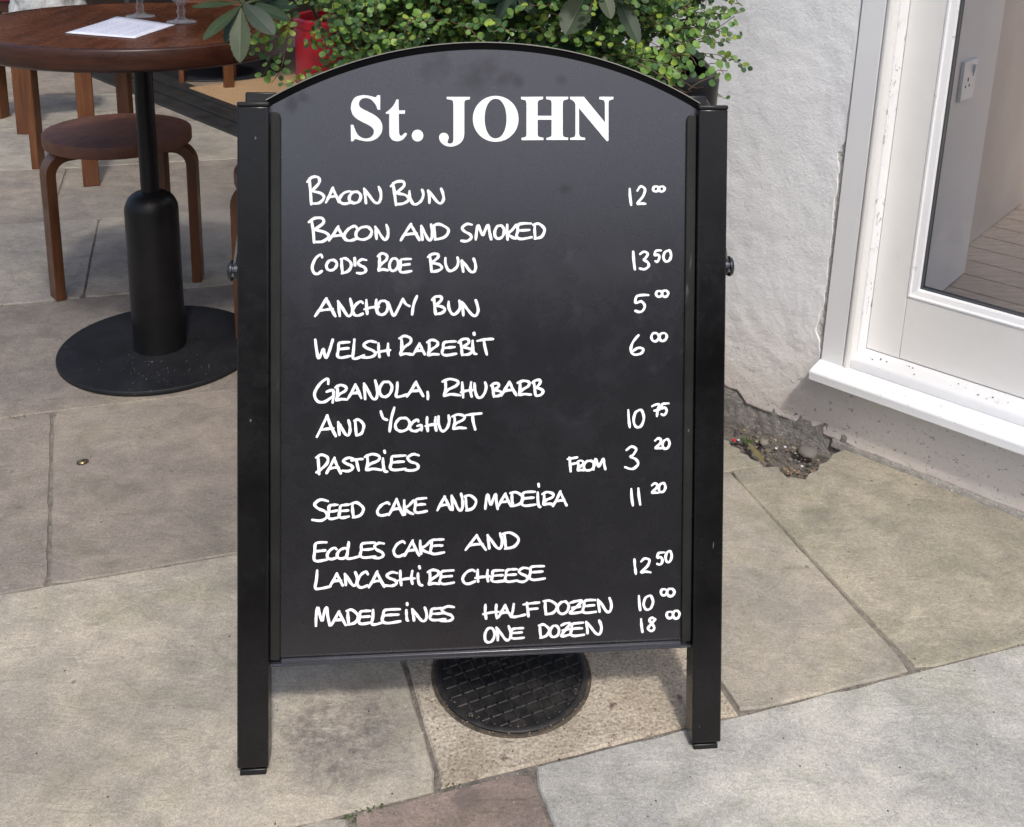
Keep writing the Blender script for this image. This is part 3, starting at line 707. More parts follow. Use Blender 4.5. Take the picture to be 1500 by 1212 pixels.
def stool(x, y, rz, label, z=0., sc=1.):
    s_ = copy_tree(st1) if st1.get('used') else st1
    st1['used'] = 1
    s_.location = (x, y, z); s_.rotation_euler.z = R(rz); s_['label'] = label; s_.scale = sc if isinstance(sc, tuple) else (sc, sc, sc); return s_
st_grey = stool(-1.585, 3.73, 96, 'stool behind the table with a pale grey jacket on its seat', 0, (1.1, 1.1, 1.28))
st_red = stool(-2.09, 4.42, 81, 'far stool behind the table with a dark red jacket on its seat', 0, (1.1, 1.1, 1.28))
stool(-.462, 2.335, -14, 'stool mostly hidden behind the left leg of the menu board', .0128)
stool(-1.56, 5.33, 106, 'stool inside the doorway at the edge of the coir mat', .0)

pedestal((-1.72, 5.75, 0), TZ, .40, .40, 'far black pedestal table inside the restaurant doorway')
# menu sheet and two small stemmed glasses
TT = TZ
pc = [ground(x, y, TT+.001) for x, y in ((95.5, 48.8), (197, 56.8), (257, 36.8), (172, 25.9))]
M_paper = mat('paper', (.80, .82, .90), .8, 0, .2)
k = NT(M_paper)
sheet = thing('paper_sheet', 'white sheet of paper lying on the round wooden table', 'paper', pc[0])
m_ = MB(); vs = []
for j in range(9):
    for i in range(9):
        p = pc[0].lerp(pc[1], i/8).lerp(pc[3].lerp(pc[2], i/8), j/8)
        cz = .0006+.0035*max(0, (j/8-.7))*(1-i/8)*2
        vs.append((p.x, p.y, TT+.0006+cz))
m_.add(vs, [(j*9+i, j*9+i+1, (j+1)*9+i+1, (j+1)*9+i) for j in range(8) for i in range(8)])
o = m_.build('page', M_paper, sheet, smooth='all'); sm_ = o.modifiers.new('solid', 'SOLIDIFY'); sm_.thickness = .0007; sm_.offset = -1
m_ = MB(); rp_ = random.Random(3)
for r_ in range(17):
    y0 = .10+.8*r_/17
    if r_ in (4, 9, 13): continue
    x = .12
    while x < rp_.uniform(.6, .9):
        l_ = rp_.uniform(.03, .09)
        q4 = [pc[0].lerp(pc[1], y).lerp(pc[3].lerp(pc[2], y), xx) for xx, y in ((x, y0), (x+l_, y0), (x+l_, y0+.011), (x, y0+.011))]
        m_.add([(p.x, p.y, TT+.0022) for p in q4], [(0, 1, 2, 3)]); x += l_+.02
m_.build('print', mat('faint_print', (.50, .49, .66), .8, 0, .1), sheet, fixn=True)
M_glass = mat('clear_glass', (.42, .43, .45), .03, 0, 1.0); k = NT(M_glass)
tr_ = k.n('BsdfTransparent'); ms_ = k.n('MixShader'); lw_ = k.n('LayerWeight'); lw_.inputs[0].default_value = .45
k.l(k.math('ADD', k.math('MULTIPLY', lw_.outputs['Facing'], .60), .05, True), ms_.inputs[0]); k.l(tr_.outputs[0], ms_.inputs[1]); k.l(k.b.outputs[0], ms_.inputs[2]); k.l(ms_.outputs[0], k.t.nodes['Material Output'].inputs[0])
gp1, gp2 = ground(206, 25, TT), ground(266, 33, TT)
gl = thing('stemmed_glass', 'short stemmed glass standing behind the far corner of the paper sheet', 'glass', (0, 0, 0), 'stemmed glasses')
m_ = MB(); m_.lathe([(.0001, 0), (.032, 0), (.0335, .0012), (.031, .003), (.016, .0055), (.0085, .010), (.0078, .018), (.0105, .024), (.0078, .029), (.0075, .038), (.014, .046), (.030, .060), (.036, .085), (.036, .125), (.0348, .126), (.0342, .085), (.028, .063), (.012, .050), (.0001, .047)], (0, 0, 0), 48, cap=False)
m_.build('goblet', M_glass, gl, smooth='all')
gl.location = (gp1.x, gp1.y, TT+.0005)
g2 = copy_tree(gl); g2.location = (gp2.x, gp2.y, TT+.0005); g2['label'] = 'short stemmed glass at the right corner of the paper sheet, nearer the leaves'

# jackets thrown over the two far stools
def jacket(name, c, rx, ry, h, material, label, seed, par=None):
    m_ = MB(); nx, ny = 56, 28; vs = []
    for j in range(ny+1):
        th_ = math.pi/2*j/ny
        for i in range(nx):
            a = 2*math.pi*i/nx
            p = Vector((math.cos(a)*math.sin(th_), math.sin(a)*math.sin(th_), math.cos(th_)))
            f = 1+.20*noise.noise(p*2.1+Vector((seed, 0, 0)))+.09*abs(noise.noise(p*5+Vector((0, seed, 0))))+.03*noise.noise(p*14)
            rr_ = 1-.15*(1-j/ny)
            vs.append((c[0]+p.x*rx*f*rr_, c[1]+p.y*ry*f*rr_, c[2]+max(.0, p.z*h*f+.004)))
    fs = [(j*nx+i, (j+1)*nx+i, (j+1)*nx+(i+1) % nx, j*nx+(i+1) % nx) for j in range(ny) for i in range(nx)]
    fs.append(tuple(ny*nx+i for i in range(nx)))
    m_.add(vs, fs); o = m_.build(name, material, smooth='all'); return tag(o, label, 'jacket')
def cloth(name, c0, c1):
    M = mat(name, rough=.9); k = NT(M); k.color(k.mix(k.ramp(k.noise(18, 5, .65), .35, .7), c0, c1)); k.normal(k.bump(k.noise(25, 5, .6), .6, .02)); return M
jacket('jacket', (-1.735, 3.80, SH_*1.28+.001), .135, .14, .15, cloth('grey_cloth', (.30, .31, .31), (.50, .51, .51)), 'crumpled pale grey jacket heaped on a stool behind the table', 1.3)
jacket('jacket', (-2.13, 4.34, SH_*1.28+.001), .19, .17, .14, cloth('red_cloth', (.09, .008, .016), (.17, .016, .03)), 'dark red jacket on a stool at the left edge', 5.1)

# ================================================================== RESTAURANT DOORWAY
T0, T1 = ground(222.7, 120), ground(344, 165)
TDIR = Vector((math.cos(R(-46.5)), math.sin(R(-46.5)), 0)); TN = Vector((TDIR.y, -TDIR.x, 0))   # towards the yard
if TN.y > 0: TN = -TN
Q0 = ground(341, 199)                                # on the front edge of the threshold
TAX = (TDIR, UP, TN)
def tpt(s, z, off=0.): return Q0 + TDIR*s + UP*z + TN*off
thr = thing('door_threshold', 'long black metal door track across the restaurant doorway', 'threshold', tpt(-1, 0))
m_ = MB()
for o0_, o1_, z in ((-.095, 0, .012), (-.12, -.101, .018), (-.21, -.126, .012), (-.31, -.216, .016)):
    m_.prism([(-4.2, -.02), (1.25, -.02), (1.25, z), (-4.2, z)], Q0, TAX, o0_, o1_)
m_.build('track', black_paint('track_metal', (.014, .014, .014), .4, .6, .3), thr, bevel=.002)
# floor inside
m_ = MB(); m_.prism([(-4.2, -.02), (1.25, -.02), (1.25, .003), (-4.2, .003)], Q0, TAX, -4.6, -.31)
M_rf = mat('brown_floor', (.10, .07, .05), .55); k = NT(M_rf); k.color(k.mix(k.ramp(k.noise(8, 5, .6), .3, .7), (.16, .12, .09), (.24, .185, .14)))
struct(m_.build('restaurant_floor', M_rf))
mt = MB(); mq = [ground(277, 134), ground(352, 172), ground(640, 120), ground(420, 118)]
e_ = mq[0]; mat_d = TDIR; mat_n = -TN
poly = [e_, e_+mat_d*1.35, e_+mat_d*1.35+mat_n*.75, e_+mat_n*.75]
n_ = 4; mt.add([p+Vector((0, 0, .0032)) for p in poly]+[p+Vector((0, 0, .021)) for p in poly], [(0, 1, 2, 3), (4, 5, 6, 7)]+[(i, (i+1) % 4, 4+(i+1) % 4, 4+i) for i in range(4)])
M_mat = mat('coir', (.4, .27, .15), .95, 0, .1); k = NT(M_mat); k.color(k.mix(k.ramp(k.noise(120, 4, .75), .3, .7), (.30, .19, .10), (.50, .34, .20))); k.normal(k.bump(k.noise(260, 3, .7), .8, .006))
tag(mt.build('doormat', M_mat, bevel=.004), 'tan coir doormat just inside the restaurant doorway', 'doormat')
# shopfront: dark posts, side and back walls, ceiling
M_dark = mat('dark_joinery', (.02, .02, .022), .4); M_inw = mat('dim_interior_wall', (.13, .10, .085), .8)
k = NT(M_inw); k.color(k.mix(k.ramp(k.noise(3, 4), .3, .7), (.10, .075, .06), (.16, .125, .10)))
bld = thing('restaurant_building', 'dark restaurant interior and door posts seen past the table', 'building', tpt(0, 0, -2))
m_ = MB()
m_.box(tpt(-1.45, 1.5, -4.7), 5.8, 3.0, .1, TAX); m_.box(tpt(1.32, 1.5, -2.3), .1, 3.0, 4.6, TAX); m_.box(tpt(-4.3, 1.5, -2.3), .1, 3., 4.6, TAX)
m_.build('wall', M_inw, bld)
m_ = MB(); m_.box(tpt(-1.45, 3.05, -2.36), 5.8, .1, 4.7, TAX); m_.build('ceiling', M_inw, bld)
m_ = MB(); m_.box(tpt(-1.45, 2.75, -.1), 5.4, .5, .2, TAX); m_.build('lintel', M_dark, bld)
for s_ in (-3.05, -2.2, -1.32): 
    m_ = MB(); m_.box(tpt(s_, 1.26, -.16), .06, 2.48, .07, TAX); m_.build('post', M_dark, bld, bevel=.003)

# ================================================================== PLASTER WALL AND WINDOW
def plaster_mat():
    M = mat('rough_white_plaster', (.72, .72, .73), .85, 0, .25); k = NT(M)
    n0 = k.noise(3.5, 4, .6); n1 = k.noise(22, 7, .66); n2 = k.noise(120, 8, .72); n3 = k.noise(330, 3, .6); vo = k.vor(70)
    c = k.mix(k.ramp(n0, .3, .7), (.77, .775, .785), (.82, .825, .83))
    c = k.mix(k.ramp(n1, .6, .75), c, (.74, .735, .73))
    # splash dirt and cobweb grime low down and under the sill, plus painted-in warm floor bounce
    sep = k.n('SeparateXYZ'); k.l(k.co, sep.inputs[0]); z = sep.outputs[2]
    lo = k.ramp(k.math('ADD', z, k.math('MULTIPLY', k.math('SUBTRACT', n1, .5), .12)), .0, .27, (1, 1, 1), (0, 0, 0))
    c = k.mix(k.math('MULTIPLY', lo, .6), c, (.60, .50, .41))
    fl = k.math('MULTIPLY', k.ramp(k.noise(95, 5, .7, k.mapping((1, 1, 1.3)), .8), .60, .66), k.ramp(k.math('ADD', z, k.math('MULTIPLY', k.math('SUBTRACT', k.noise(30, 3), .5), .25)), .06, .24, (1, 1, 1), (0, 0, 0)))
    c = k.mix(k.math('MULTIPLY', fl, .8), c, (.09, .075, .06))
    sp = k.math('MULTIPLY', k.ramp(k.vor(30), .04, .07, (1, 1, 1), (0, 0, 0)), k.ramp(k.noise(9, 2), .58, .62))
    c = k.mix(k.math('MULTIPLY', sp, .5), c, (.30, .27, .24))
    k.color(c)
    b = k.bump(n1, .22, .014); b = k.bump(n2, .28, .006, b); b = k.bump(n3, .3, .002, b)
    k.normal(b); return M
M_plaster = plaster_mat()
M_mason = soil_mat('grey_masonry', (.20, .19, .178), (.36, .34, .315), .012)
M_fill = mat('rough_white_filler', (.74, .73, .71), .9); k = NT(M_fill); k.normal(k.bump(k.noise(160, 5, .7), 1., .008)); k.color(k.mix(k.ramp(k.noise(60, 4, .7), .35, .65), (.68, .66, .63), (.84, .83, .82)))
wall = thing('plaster_wall', 'rough white plastered wall with a crumbling foot beside the window', 'wall', wpt(-.3, 0))
AL = -.0585                                            # left edge of the window frame
def zbot(s):
    base = .004 + .003*noise.noise(Vector((s*30, 1, 0)))+.003*noise.noise(Vector((s*95, 2, 0)))
    if s < .0: base += .005*min(1, -s/.1)
    if s < -.215: base += .024*min(1, (-.215-s)/.03)+.006*noise.noise(Vector((s*40, 5, 0)))
    return base
def sedge(z):
    e = .0025+.0012*noise.noise(Vector((z*60, 0, 3)))
    if z < .635:
        f = min(1, (.635-z)/.012)
        e += f*(.006+.006*abs(noise.noise(Vector((z*9, 7, 0))))+.005*noise.noise(Vector((z*45, 9, 0))))
        if z > .60: e += .008*(z-.60)/.035
        if z < .30: e += .012*max(0, 1-abs(z-.25)/.05)
        if z < .20: e = max(.002, e*.5)
    return AL - max(.0015, e)
ZS = .1725
m_ = MB(); vs = []; nl, nr, n0_, n1_ = 150, 190, 30, 170
zrow = [('lo', t/n0_) for t in range(n0_)] + [('hi', t/n1_) for t in range(n1_+1)]
for kind_, u in zrow:
    for i in range(nl+nr+1):
        zn = ZS*u if kind_ == 'lo' else ZS+(2.6-ZS)*u**1.4
        se = sedge(zn)
        s_ = -1.40+(se+1.40)*(1-(1-i/nl)**1.7) if i <= nl else se+(2.6-se)*((i-nl)/nr)**1.5
        z = zn if kind_ == 'hi' else (lambda zb: zb+(ZS-zb)*u)(zbot(s_))
        p = Vector((s_, z, 0))
        off = .0028*noise.noise(p*7)+.0012*noise.noise(p*31)+.0006*noise.noise(p*85)
        if z < .08: off -= .0012*(1-z/.08)
        vs.append(wpt(s_, z, off))
nc = nl+nr+1; fs = []
for j in range(len(zrow)-1):
    for i in range(nl+nr):
        if zrow[j][0] == 'hi' and i >= nl: continue
        fs.append((j*nc+i, j*nc+i+1, (j+1)*nc+i+1, (j+1)*nc+i))
used_ = sorted({q_ for f in fs for q_ in f}); ix_ = {q_: n_ for n_, q_ in enumerate(used_)}
m_.add([vs[q_] for q_ in used_], [tuple(ix_[q_] for q_ in f) for f in fs])
o = m_.build('plaster', M_plaster, wall, smooth='all', fixn=False)
sd = o.modifiers.new('solid', 'SOLIDIFY'); sd.thickness = .010; sd.offset = -1
m_ = MB(); m_.box(wpt(.6+.9, 1.4, -.005), .95, 2.4, .01, WAX); m_.box(wpt(.47, 2.45, -.005), 1.07, .3, .01, WAX); m_.build('plaster', M_plaster, wall)
m_ = MB(); m_.box(wpt(-.73, 1.24, -.16), 1.335, 2.7, .296, WAX); m_.box(wpt(1.3, .02, -.16), 2.725, .26, .296, WAX); m_.box(wpt(1.55, 1.37, -.16), 1.08, 2.44, .29, WAX); m_.box(wpt(.47, 2.45, -.16), 1.065, .28, .29, WAX)
mas = m_.build('masonry', M_mason, wall)
# grey crumbling band at the wall's foot and the cement fillet against the paving
m_ = MB(); vs = []; nx, ny = 90, 8
for j in range(ny+1):
    for i in range(nx+1):
        s_ = -.48+.50*i/nx; zz = -.07 + (.105)*j/ny; p = Vector((s_, zz, 0))
        vs.append(wpt(s_, zz, -.003+.005*noise.noise(p*22)+.004*noise.noise(p*55)+.003*noise.noise(p*120)+.004*(1-j/ny)))
m_.add(vs, [(j*(nx+1)+i, j*(nx+1)+i+1, (j+1)*(nx+1)+i+1, (j+1)*(nx+1)+i) for j in range(ny) for i in range(nx)])
m_.build('crumbling_foot', M_mason, wall, smooth='all', fixn=False)
m_ = MB(); vs = []; nx = 120
for i in range(nx+1):
    s_ = -.015+2.2*i/nx; wd_ = (.002+.006*min(1, (s_+.015)/.12))*(1+.3*noise.noise(Vector((s_*25, 0, 0)))) if s_ < .35 else .009*(1+.3*noise.noise(Vector((s_*25, 0, 0))))
    vs += [wpt(s_, .008, -.006), wpt(s_, .006+.002*noise.noise(Vector((s_*50, 0, 0))), .002), wpt(s_, .003, wd_), wpt(s_, -.01, wd_+.002)]
m_.add(vs, [(4*i+a, 4*i+4+a, 4*i+5+a, 4*i+1+a) for i in range(nx) for a in range(3)])
m_.build('cement_fillet', soil_mat('cement', (.20, .19, .175), (.33, .315, .29), .004), wall, smooth='all')
m_ = MB(); vs = []; nz = 120
for j in range(nz+1):
    z = .17+.49*j/nz
    for i in range(5):
        s_ = AL-.034+.0335*i/4; p = Vector((s_, z, 0)); vs.append(wpt(s_, z, -.0035+.003*noise.noise(p*60)+.0022*noise.noise(p*170)))
m_.add(vs, [(j*5+i, j*5+i+1, (j+1)*5+i+1, (j+1)*5+i) for j in range(nz) for i in range(4)])
m_.build('filler', M_fill, wall, smooth='all', fixn=False)

def paint_mat(name, c0, c1, wear=.5, dirt=.5):
    M = mat(name, c0, .42, 0, .45); k = NT(M)
    n1 = k.noise(6, 5, .6); n2 = k.noise(45, 5, .65); n3 = k.noise(60, 3, .6, k.mapping((14, 14, .8)))
    c = k.mix(k.ramp(n1, .3, .7), c0, c1)
    d1 = k.math('MULTIPLY', k.ramp(k.noise(38, 5, .7, dist=.8), .67-.09*wear, .69-.09*wear), k.ramp(k.noise(7, 3), .50-.05*wear, .56))
    c = k.mix(k.math('MULTIPLY', d1, wear), c, (.38, .36, .34))
    sp = k.math('MULTIPLY', k.ramp(k.vor(95), .05, .09, (1, 1, 1), (0, 0, 0)), k.ramp(k.noise(16, 2), .55, .6))
    c = k.mix(k.math('MULTIPLY', sp, dirt), c, (.14, .12, .10))
    dr = k.ramp(k.noise(24, 5, .7), .58, .75); c = k.mix(k.math('MULTIPLY', dr, .22*dirt), c, (.40, .37, .33))
    k.color(c); b = k.bump(n2, .12, .003); b = k.bump(n3, .06, .002, b); k.normal(b); k.rough(k.ramp(n2, .3, .7, (.36,)*3, (.55,)*3)); return M
M_white = paint_mat('white_gloss_paint', (.78, .785, .79), (.82, .82, .82), .5, .5)
M_cream = paint_mat('cream_eggshell_paint', (.70, .69, .665), (.75, .74, .715), .12, .25)
M_arch = paint_mat('grey_white_paint', (.72, .725, .735), (.76, .76, .76), .25, .2)
M_sill = paint_mat('worn_white_sill_paint', (.70, .71, .73), (.76, .77, .78), .5, .9)
win = thing('window', 'white painted timber window with a deep worn sill and clear glass', 'window', wpt(.4, .15))
SR1, ZT1 = .995, 2.28                                   # right end and top of the opening
def wprism(name, prof, s0, s1, material, bevel=.0012, par=win):   # prof in (off, z), run along the wall
    m_ = MB(); n_ = len(prof)
    vs = [wpt(s0, z, o_) for o_, z in prof]+[wpt(s1, z, o_) for o_, z in prof]
    m_.add(vs, [tuple(range(n_)), tuple(range(n_, 2*n_))]+[(i, (i+1) % n_, n_+(i+1) % n_, n_+i) for i in range(n_)])
    return m_.build(name, material, par, bevel=bevel)
def wpost(name, prof, z0, z1, material, bevel=.0012, par=win):    # prof in (s, off), upright
    m_ = MB(); n_ = len(prof)
    vs = [wpt(s_, z0, o_) for s_, o_ in prof]+[wpt(s_, z1, o_) for s_, o_ in prof]
    m_.add(vs, [tuple(range(n_)), tuple(range(n_, 2*n_))]+[(i, (i+1) % n_, n_+(i+1) % n_, n_+i) for i in range(n_)])
    return m_.build(name, material, par, bevel=bevel)
SZ = .1775
wpost('architrave', [(AL, -.02), (AL, .0032), (-.0125, .0032), (-.0125, -.02)], SZ-.002, 2.3, M_arch)
wpost('bead', [(-.0115, -.02), (-.0115, .0015), (-.009, .0038), (-.0035, .0038), (.001, .001), (.0025, -.004), (.0055, -.008), (.0055, -.02)], SZ-.002, 2.3, M_cream, .0008)
M_jamb = paint_mat('peeling_white_paint', (.78, .785, .79), (.83, .835, .835), .95, .8)
wpost('jamb', [(-.02, -.0205), (.0085, -.0205), (.0085, -.125), (-.02, -.125)], SZ, 2.3, M_jamb)
wprism('sill', [(.052, .1475), (.052, .1655), (.049, .1685), (.0, .1765), (-.03, .1765), (-.03, .1475)], AL-.0035, 1.08, M_sill, .002)
wprism('inner_sill', [(-.001, .176), (-.001, .1925), (-.005, .1985), (-.125, .2035), (-.125, .176)], .0005, SR1, M_sill, .0025)
OF = -.062
wpost('stile', [(.0090, OF-.042), (.0090, OF), (.0775, OF), (.0775, OF-.042)], .2025, 2.2, M_cream, .0015)
wpost('stile', [(SR1-.08, OF-.042), (SR1-.08, OF), (SR1, OF), (SR1, OF-.042)], .2025, 2.2, M_cream, .0015)
wprism('bottom_rail', [(OF-.0005, .2028), (OF-.0005, .3385), (OF-.042, .3385), (OF-.042, .2028)], .0778, SR1-.0803, M_cream, .0015)
wprism('top_rail', [(OF-.0005, 2.12), (OF-.0005, 2.2), (OF-.042, 2.2), (OF-.042, 2.12)], .0778, SR1-.0803, M_cream, .0015)
bz = .3388; bs = .0779
wpost('glazing_bead', [(bs, OF-.030), (bs, OF+.001), (bs+.004, OF+.0015), (bs+.0065, OF-.003), (bs+.0165, OF-.0065), (bs+.0185, OF-.012), (bs+.0185, OF-.030)], bz, 2.118, M_white, .0006)
wprism('glazing_bead', [(OF-.030, bz), (OF+.0012, bz), (OF+.0017, bz+.004), (OF-.0028, bz+.0065), (OF-.0063, bz+.0165), (OF-.0118, bz+.0185), (OF-.030, bz+.0185)], bs+.0004, SR1-.081, M_white, .0006)
M_seal = mat('grey_glazing_seal', (.05, .055, .062), .5)
wpost('seal', [(bs+.0186, OF-.030), (bs+.0186, OF-.0135), (bs+.0220, OF-.0145), (bs+.0220, OF-.030)], bz+.0186, 2.11, M_seal, 0)
wprism('seal', [(OF-.030, bz+.0186), (OF-.0137, bz+.0186), (OF-.0147, bz+.0212), (OF-.030, bz+.0212)], bs+.0187, SR1-.082, M_seal, 0)
Mg = bpy.data.materials.new('window_glass'); Mg.use_nodes = True; t_ = Mg.node_tree; t_.nodes.remove(t_.nodes['Principled BSDF'])
tr = t_.nodes.new('ShaderNodeBsdfTransparent'); tr.inputs[0].default_value = (.95, .965, .96, 1); gg = t_.nodes.new('ShaderNodeBsdfGlossy'); gg.inputs['Roughness'].default_value = .02
fr = t_.nodes.new('ShaderNodeFresnel'); fr.inputs[0].default_value = 1.6; mx = t_.nodes.new('ShaderNodeMixShader')
t_.links.new(fr.outputs[0], mx.inputs[0]); t_.links.new(tr.outputs[0], mx.inputs[1]); t_.links.new(gg.outputs[0], mx.inputs[2]); t_.links.new(mx.outputs[0], t_.nodes['Material Output'].inputs[0])
m_ = MB(); m_.add([wpt(bs+.0222, bz+.0214, OF-.020), wpt(SR1-.08, bz+.0214, OF-.020), wpt(SR1-.08, 2.12, OF-.020), wpt(bs+.0222, 2.12, OF-.020)], [(0, 1, 2, 3)]); m_.build('pane', Mg, win, fixn=False)

# the room behind the glass: pier, side wall, boards, socket
FZ = .25
def boards_mat():
    M = mat('worn_painted_floorboards', rough=.7); k = NT(M)
    rot = (0, 0, -TH)
    n1 = k.noise(9, 6, .7, k.mapping((1, 9, 1), rot)); n2 = k.noise(30, 5, .75, k.mapping((1, 12, 1), rot), .5)
    c = k.mix(k.ramp(n1, .3, .7), (.52, .41, .315), (.70, .575, .455))
    c = k.mix(k.math('MULTIPLY', k.ramp(n2, .56, .66), .75), c, (.13, .10, .075))
    k.color(c); k.normal(k.bump(n2, .3, .004)); return M
m_ = MB(); y = .104
while y < 5.2:
    m_.box(wpt(2.3, FZ-.012, -(y+.0515)), 4.7, .024, .0995, WAX); y += .104
struct(m_.build('floorboards', boards_mat(), bevel=.002))
M_room = mat('warm_white_room_paint', (.60, .555, .52), .6); k = NT(M_room); k.color(k.mix(k.ramp(k.noise(4, 4), .3, .7), (.76, .69, .62), (.82, .75, .68)))
iw = thing('interior_wall', 'warm white inside wall behind the window with a stepped pier', 'wall', wpt(.03, FZ, -.3))
m_ = MB(); m_.box(wpt(.04, FZ+1.253, -.3145), .036, 2.5, .405, WAX); m_.build('pier', M_room, iw, bevel=.002)
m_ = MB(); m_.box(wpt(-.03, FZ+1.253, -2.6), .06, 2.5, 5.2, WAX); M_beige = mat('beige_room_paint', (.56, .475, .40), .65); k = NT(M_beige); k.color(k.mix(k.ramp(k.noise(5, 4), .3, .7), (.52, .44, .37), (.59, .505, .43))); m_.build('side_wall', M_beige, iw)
sk = thing('wall_socket', 'white square switched plug socket on the inside wall behind the glass', 'socket', wpt(.058, .6, -.2))
sc_ = hit(1417, 117, wpt(.062, 0, 0), WD) - W0; so_off = sc_.dot(WN); so_z = sc_.z
SAX = (-WN, UP, WD)
M_sock = mat('socket_plastic', (.66, .66, .665), .3)
m_ = MB(); m_.box(wpt(.062, so_z, so_off), .086, .086, .008, SAX); m_.build('plate', M_sock, sk, bevel=.002)
m_ = MB(); m_.box(wpt(.068, so_z+.022, so_off-.022), .012, .018, .005, SAX); m_.build('switch', M_sock, sk, bevel=.001)
m_ = MB()
for dx, dz in ((.0, .006), (-.012, -.008), (.012, -.008)): m_.box(wpt(.0662, so_z+dz-.004, so_off+.008+dx), .004, .008 if dx == 0 else .005, .0012, SAX)
m_.build('pin_hole', mat('socket_hole', (.10, .10, .10), .6), sk)
m_ = MB(); m_.box(wpt(.0662, so_z+.009, so_off-.022), .004, .004, .0012, SAX); m_.build('indicator', mat('red_mark', (.25, .05, .05), .5), sk)

# ================================================================== PLANTERS AND PLANTS
PLANT_Y = 1.82
planter = thing('planter', 'black planter with rounded corners behind the menu board', 'planter', (.02, PLANT_Y, 0))
pr_ = at(1043, 112, PLANT_Y); pz = at(1020, 78, PLANT_Y+.10).z
def rrect(hx, hy, r_, n=8):
    P = []
    for cx_, cy_, a0 in ((hx-r_, hy-r_, 0), (-hx+r_, hy-r_, 90), (-hx+r_, -hy+r_, 180), (hx-r_, -hy+r_, 270)):
        for i in range(n+1): a = R(a0+90*i/n); P.append((cx_+r_*math.cos(a), cy_+r_*math.sin(a)))
    return P
phx = .30; pcx = pr_.x-phx-.004
m_ = MB(); vs = []; fs = []; rings = []
for dz, sh in ((0, -.006), (pz-.03, -.001), (pz-.012, 0), (pz-.003, -.003), (pz, -.009), (pz-.003, -.015), (pz-.05, -.018)):
    rings.append([Vector((pcx+x, PLANT_Y+y, dz)) for x, y in rrect(phx+sh, .135+sh, .05)])
n_ = len(rings[0])
for r_ in rings: vs += r_
for k_ in range(len(rings)-1):
    for i in range(n_): fs.append((k_*n_+i, k_*n_+(i+1) % n_, (k_+1)*n_+(i+1) % n_, (k_+1)*n_+i))
fs.append(tuple(range(n_))[::-1])
m_.add(vs, fs); m_.build('tub', M_plas, planter, smooth=True)
m_ = MB(); m_.add([Vector((pcx+x, PLANT_Y+y, pz-.045+.01*noise.noise(Vector((x*20, y*20, 0))))) for x, y in rrect(phx-.014, .121, .04)], [tuple(range(n_))]); m_.build('soil', soil_mat('planter_soil', (.02, .015, .012), (.06, .045, .035)), planter)

pot_l = at(433, 100, 1.98); pot_z = at(450, 30, 1.90).z
PRr = .105; PCX = pot_l.x+PRr
M_red = mat('red_enamel', (.42, .010, .022), .38); k = NT(M_red); k.color(k.mix(k.ramp(k.noise(12, 4), .3, .7), (.46, .006, .018), (.56, .010, .026)))
pot = thing('flower_pot', 'tall bright red pot behind the left shoulder of the menu board', 'pot', (PCX, 1.98, 0))
m_ = MB(); m_.lathe([(.0001, 0), (PRr-.02, 0), (PRr-.012, .01), (PRr-.004, pot_z*.7), (PRr-.002, pot_z-.02), (PRr, pot_z-.018), (PRr+.001, pot_z-.004), (PRr-.003, pot_z), (PRr-.010, pot_z-.002), (PRr-.012, pot_z-.05), (.0001, pot_z-.05)], (PCX, 1.98, 0), 64, cap=False); m_.build('vessel', M_red, pot, smooth=True)
m_ = MB(); m_.lathe([(.0001, pot_z-.045), (PRr-.013, pot_z-.04)], (PCX, 1.98, 0), 32, cap=False); m_.build('soil', bpy.data.materials['planter_soil'], pot)

def leaf_mat(name, rough=.42, transl=.25, vein=False):
    M = mat(name, rough=rough, spec=.32); k = NT(M)
    base = k.attr('col')
    v = k.noise(60, 3, .6)
    c = k.mix(k.ramp(v, .3, .7), k.mix(1., base, (.86, .88, .86), 'MULTIPLY'), k.mix(1., base, (1.12, 1.1, 1.1), 'MULTIPLY'))
    k.color(c)
    tl = k.n('BsdfTranslucent'); k.l(k.mix(1., c, (1.1, 1.25, .6), 'MULTIPLY'), tl.inputs[0])
    ms = k.n('MixShader'); ms.inputs[0].default_value = transl
    outn = k.t.nodes['Material Output']; k.l(k.b.outputs[0], ms.inputs[1]); k.l(tl.outputs[0], ms.inputs[2]); k.l(ms.outputs[0], outn.inputs[0])
    return M
M_small = leaf_mat('small_round_leaf', .40, .32); M_big = leaf_mat('leathery_leaf', .46, .10)
M_stem = mat('wiry_stem', (.11, .06, .035), .6)
pl = random.Random(21)
def small_leaf(m_, p, nrm, up_, r_, col):
    t = up_ - nrm*up_.dot(nrm)
    if t.length < 1e-4: t = nrm.orthogonal()
    t.normalize(); b_ = nrm.cross(t)
    if p.x > pr_.x-.085 and p.x < pr_.x+.02 and p.z < pz+.004 and p.y < PLANT_Y+.1 and pl.random() < .92: return
    N = 9; vs = [p + nrm*(-.12*r_) + t*r_]
    for i in range(N):
        a = 2*math.pi*i/N
        vs.append(p + t*(r_*(1+math.cos(a)*1.04)) + b_*(r_*.92*math.sin(a)) + nrm*(r_*.10*math.cos(2*a)))
    m_.add(vs, [(0, 1+i, 1+(i+1) % N) for i in range(N)], col)
def leaf_col(bright):
    g_ = pl.random()
    if g_ < .14: c = (.21, .29, .05)
    elif g_ < .50: c = (.115, .20, .05)
    elif g_ < .8: c = (.065, .125, .042)
    else: c = (.042, .085, .036)
    f = bright*pl.uniform(1.15, 1.8)
    return tuple(x*f for x in c)
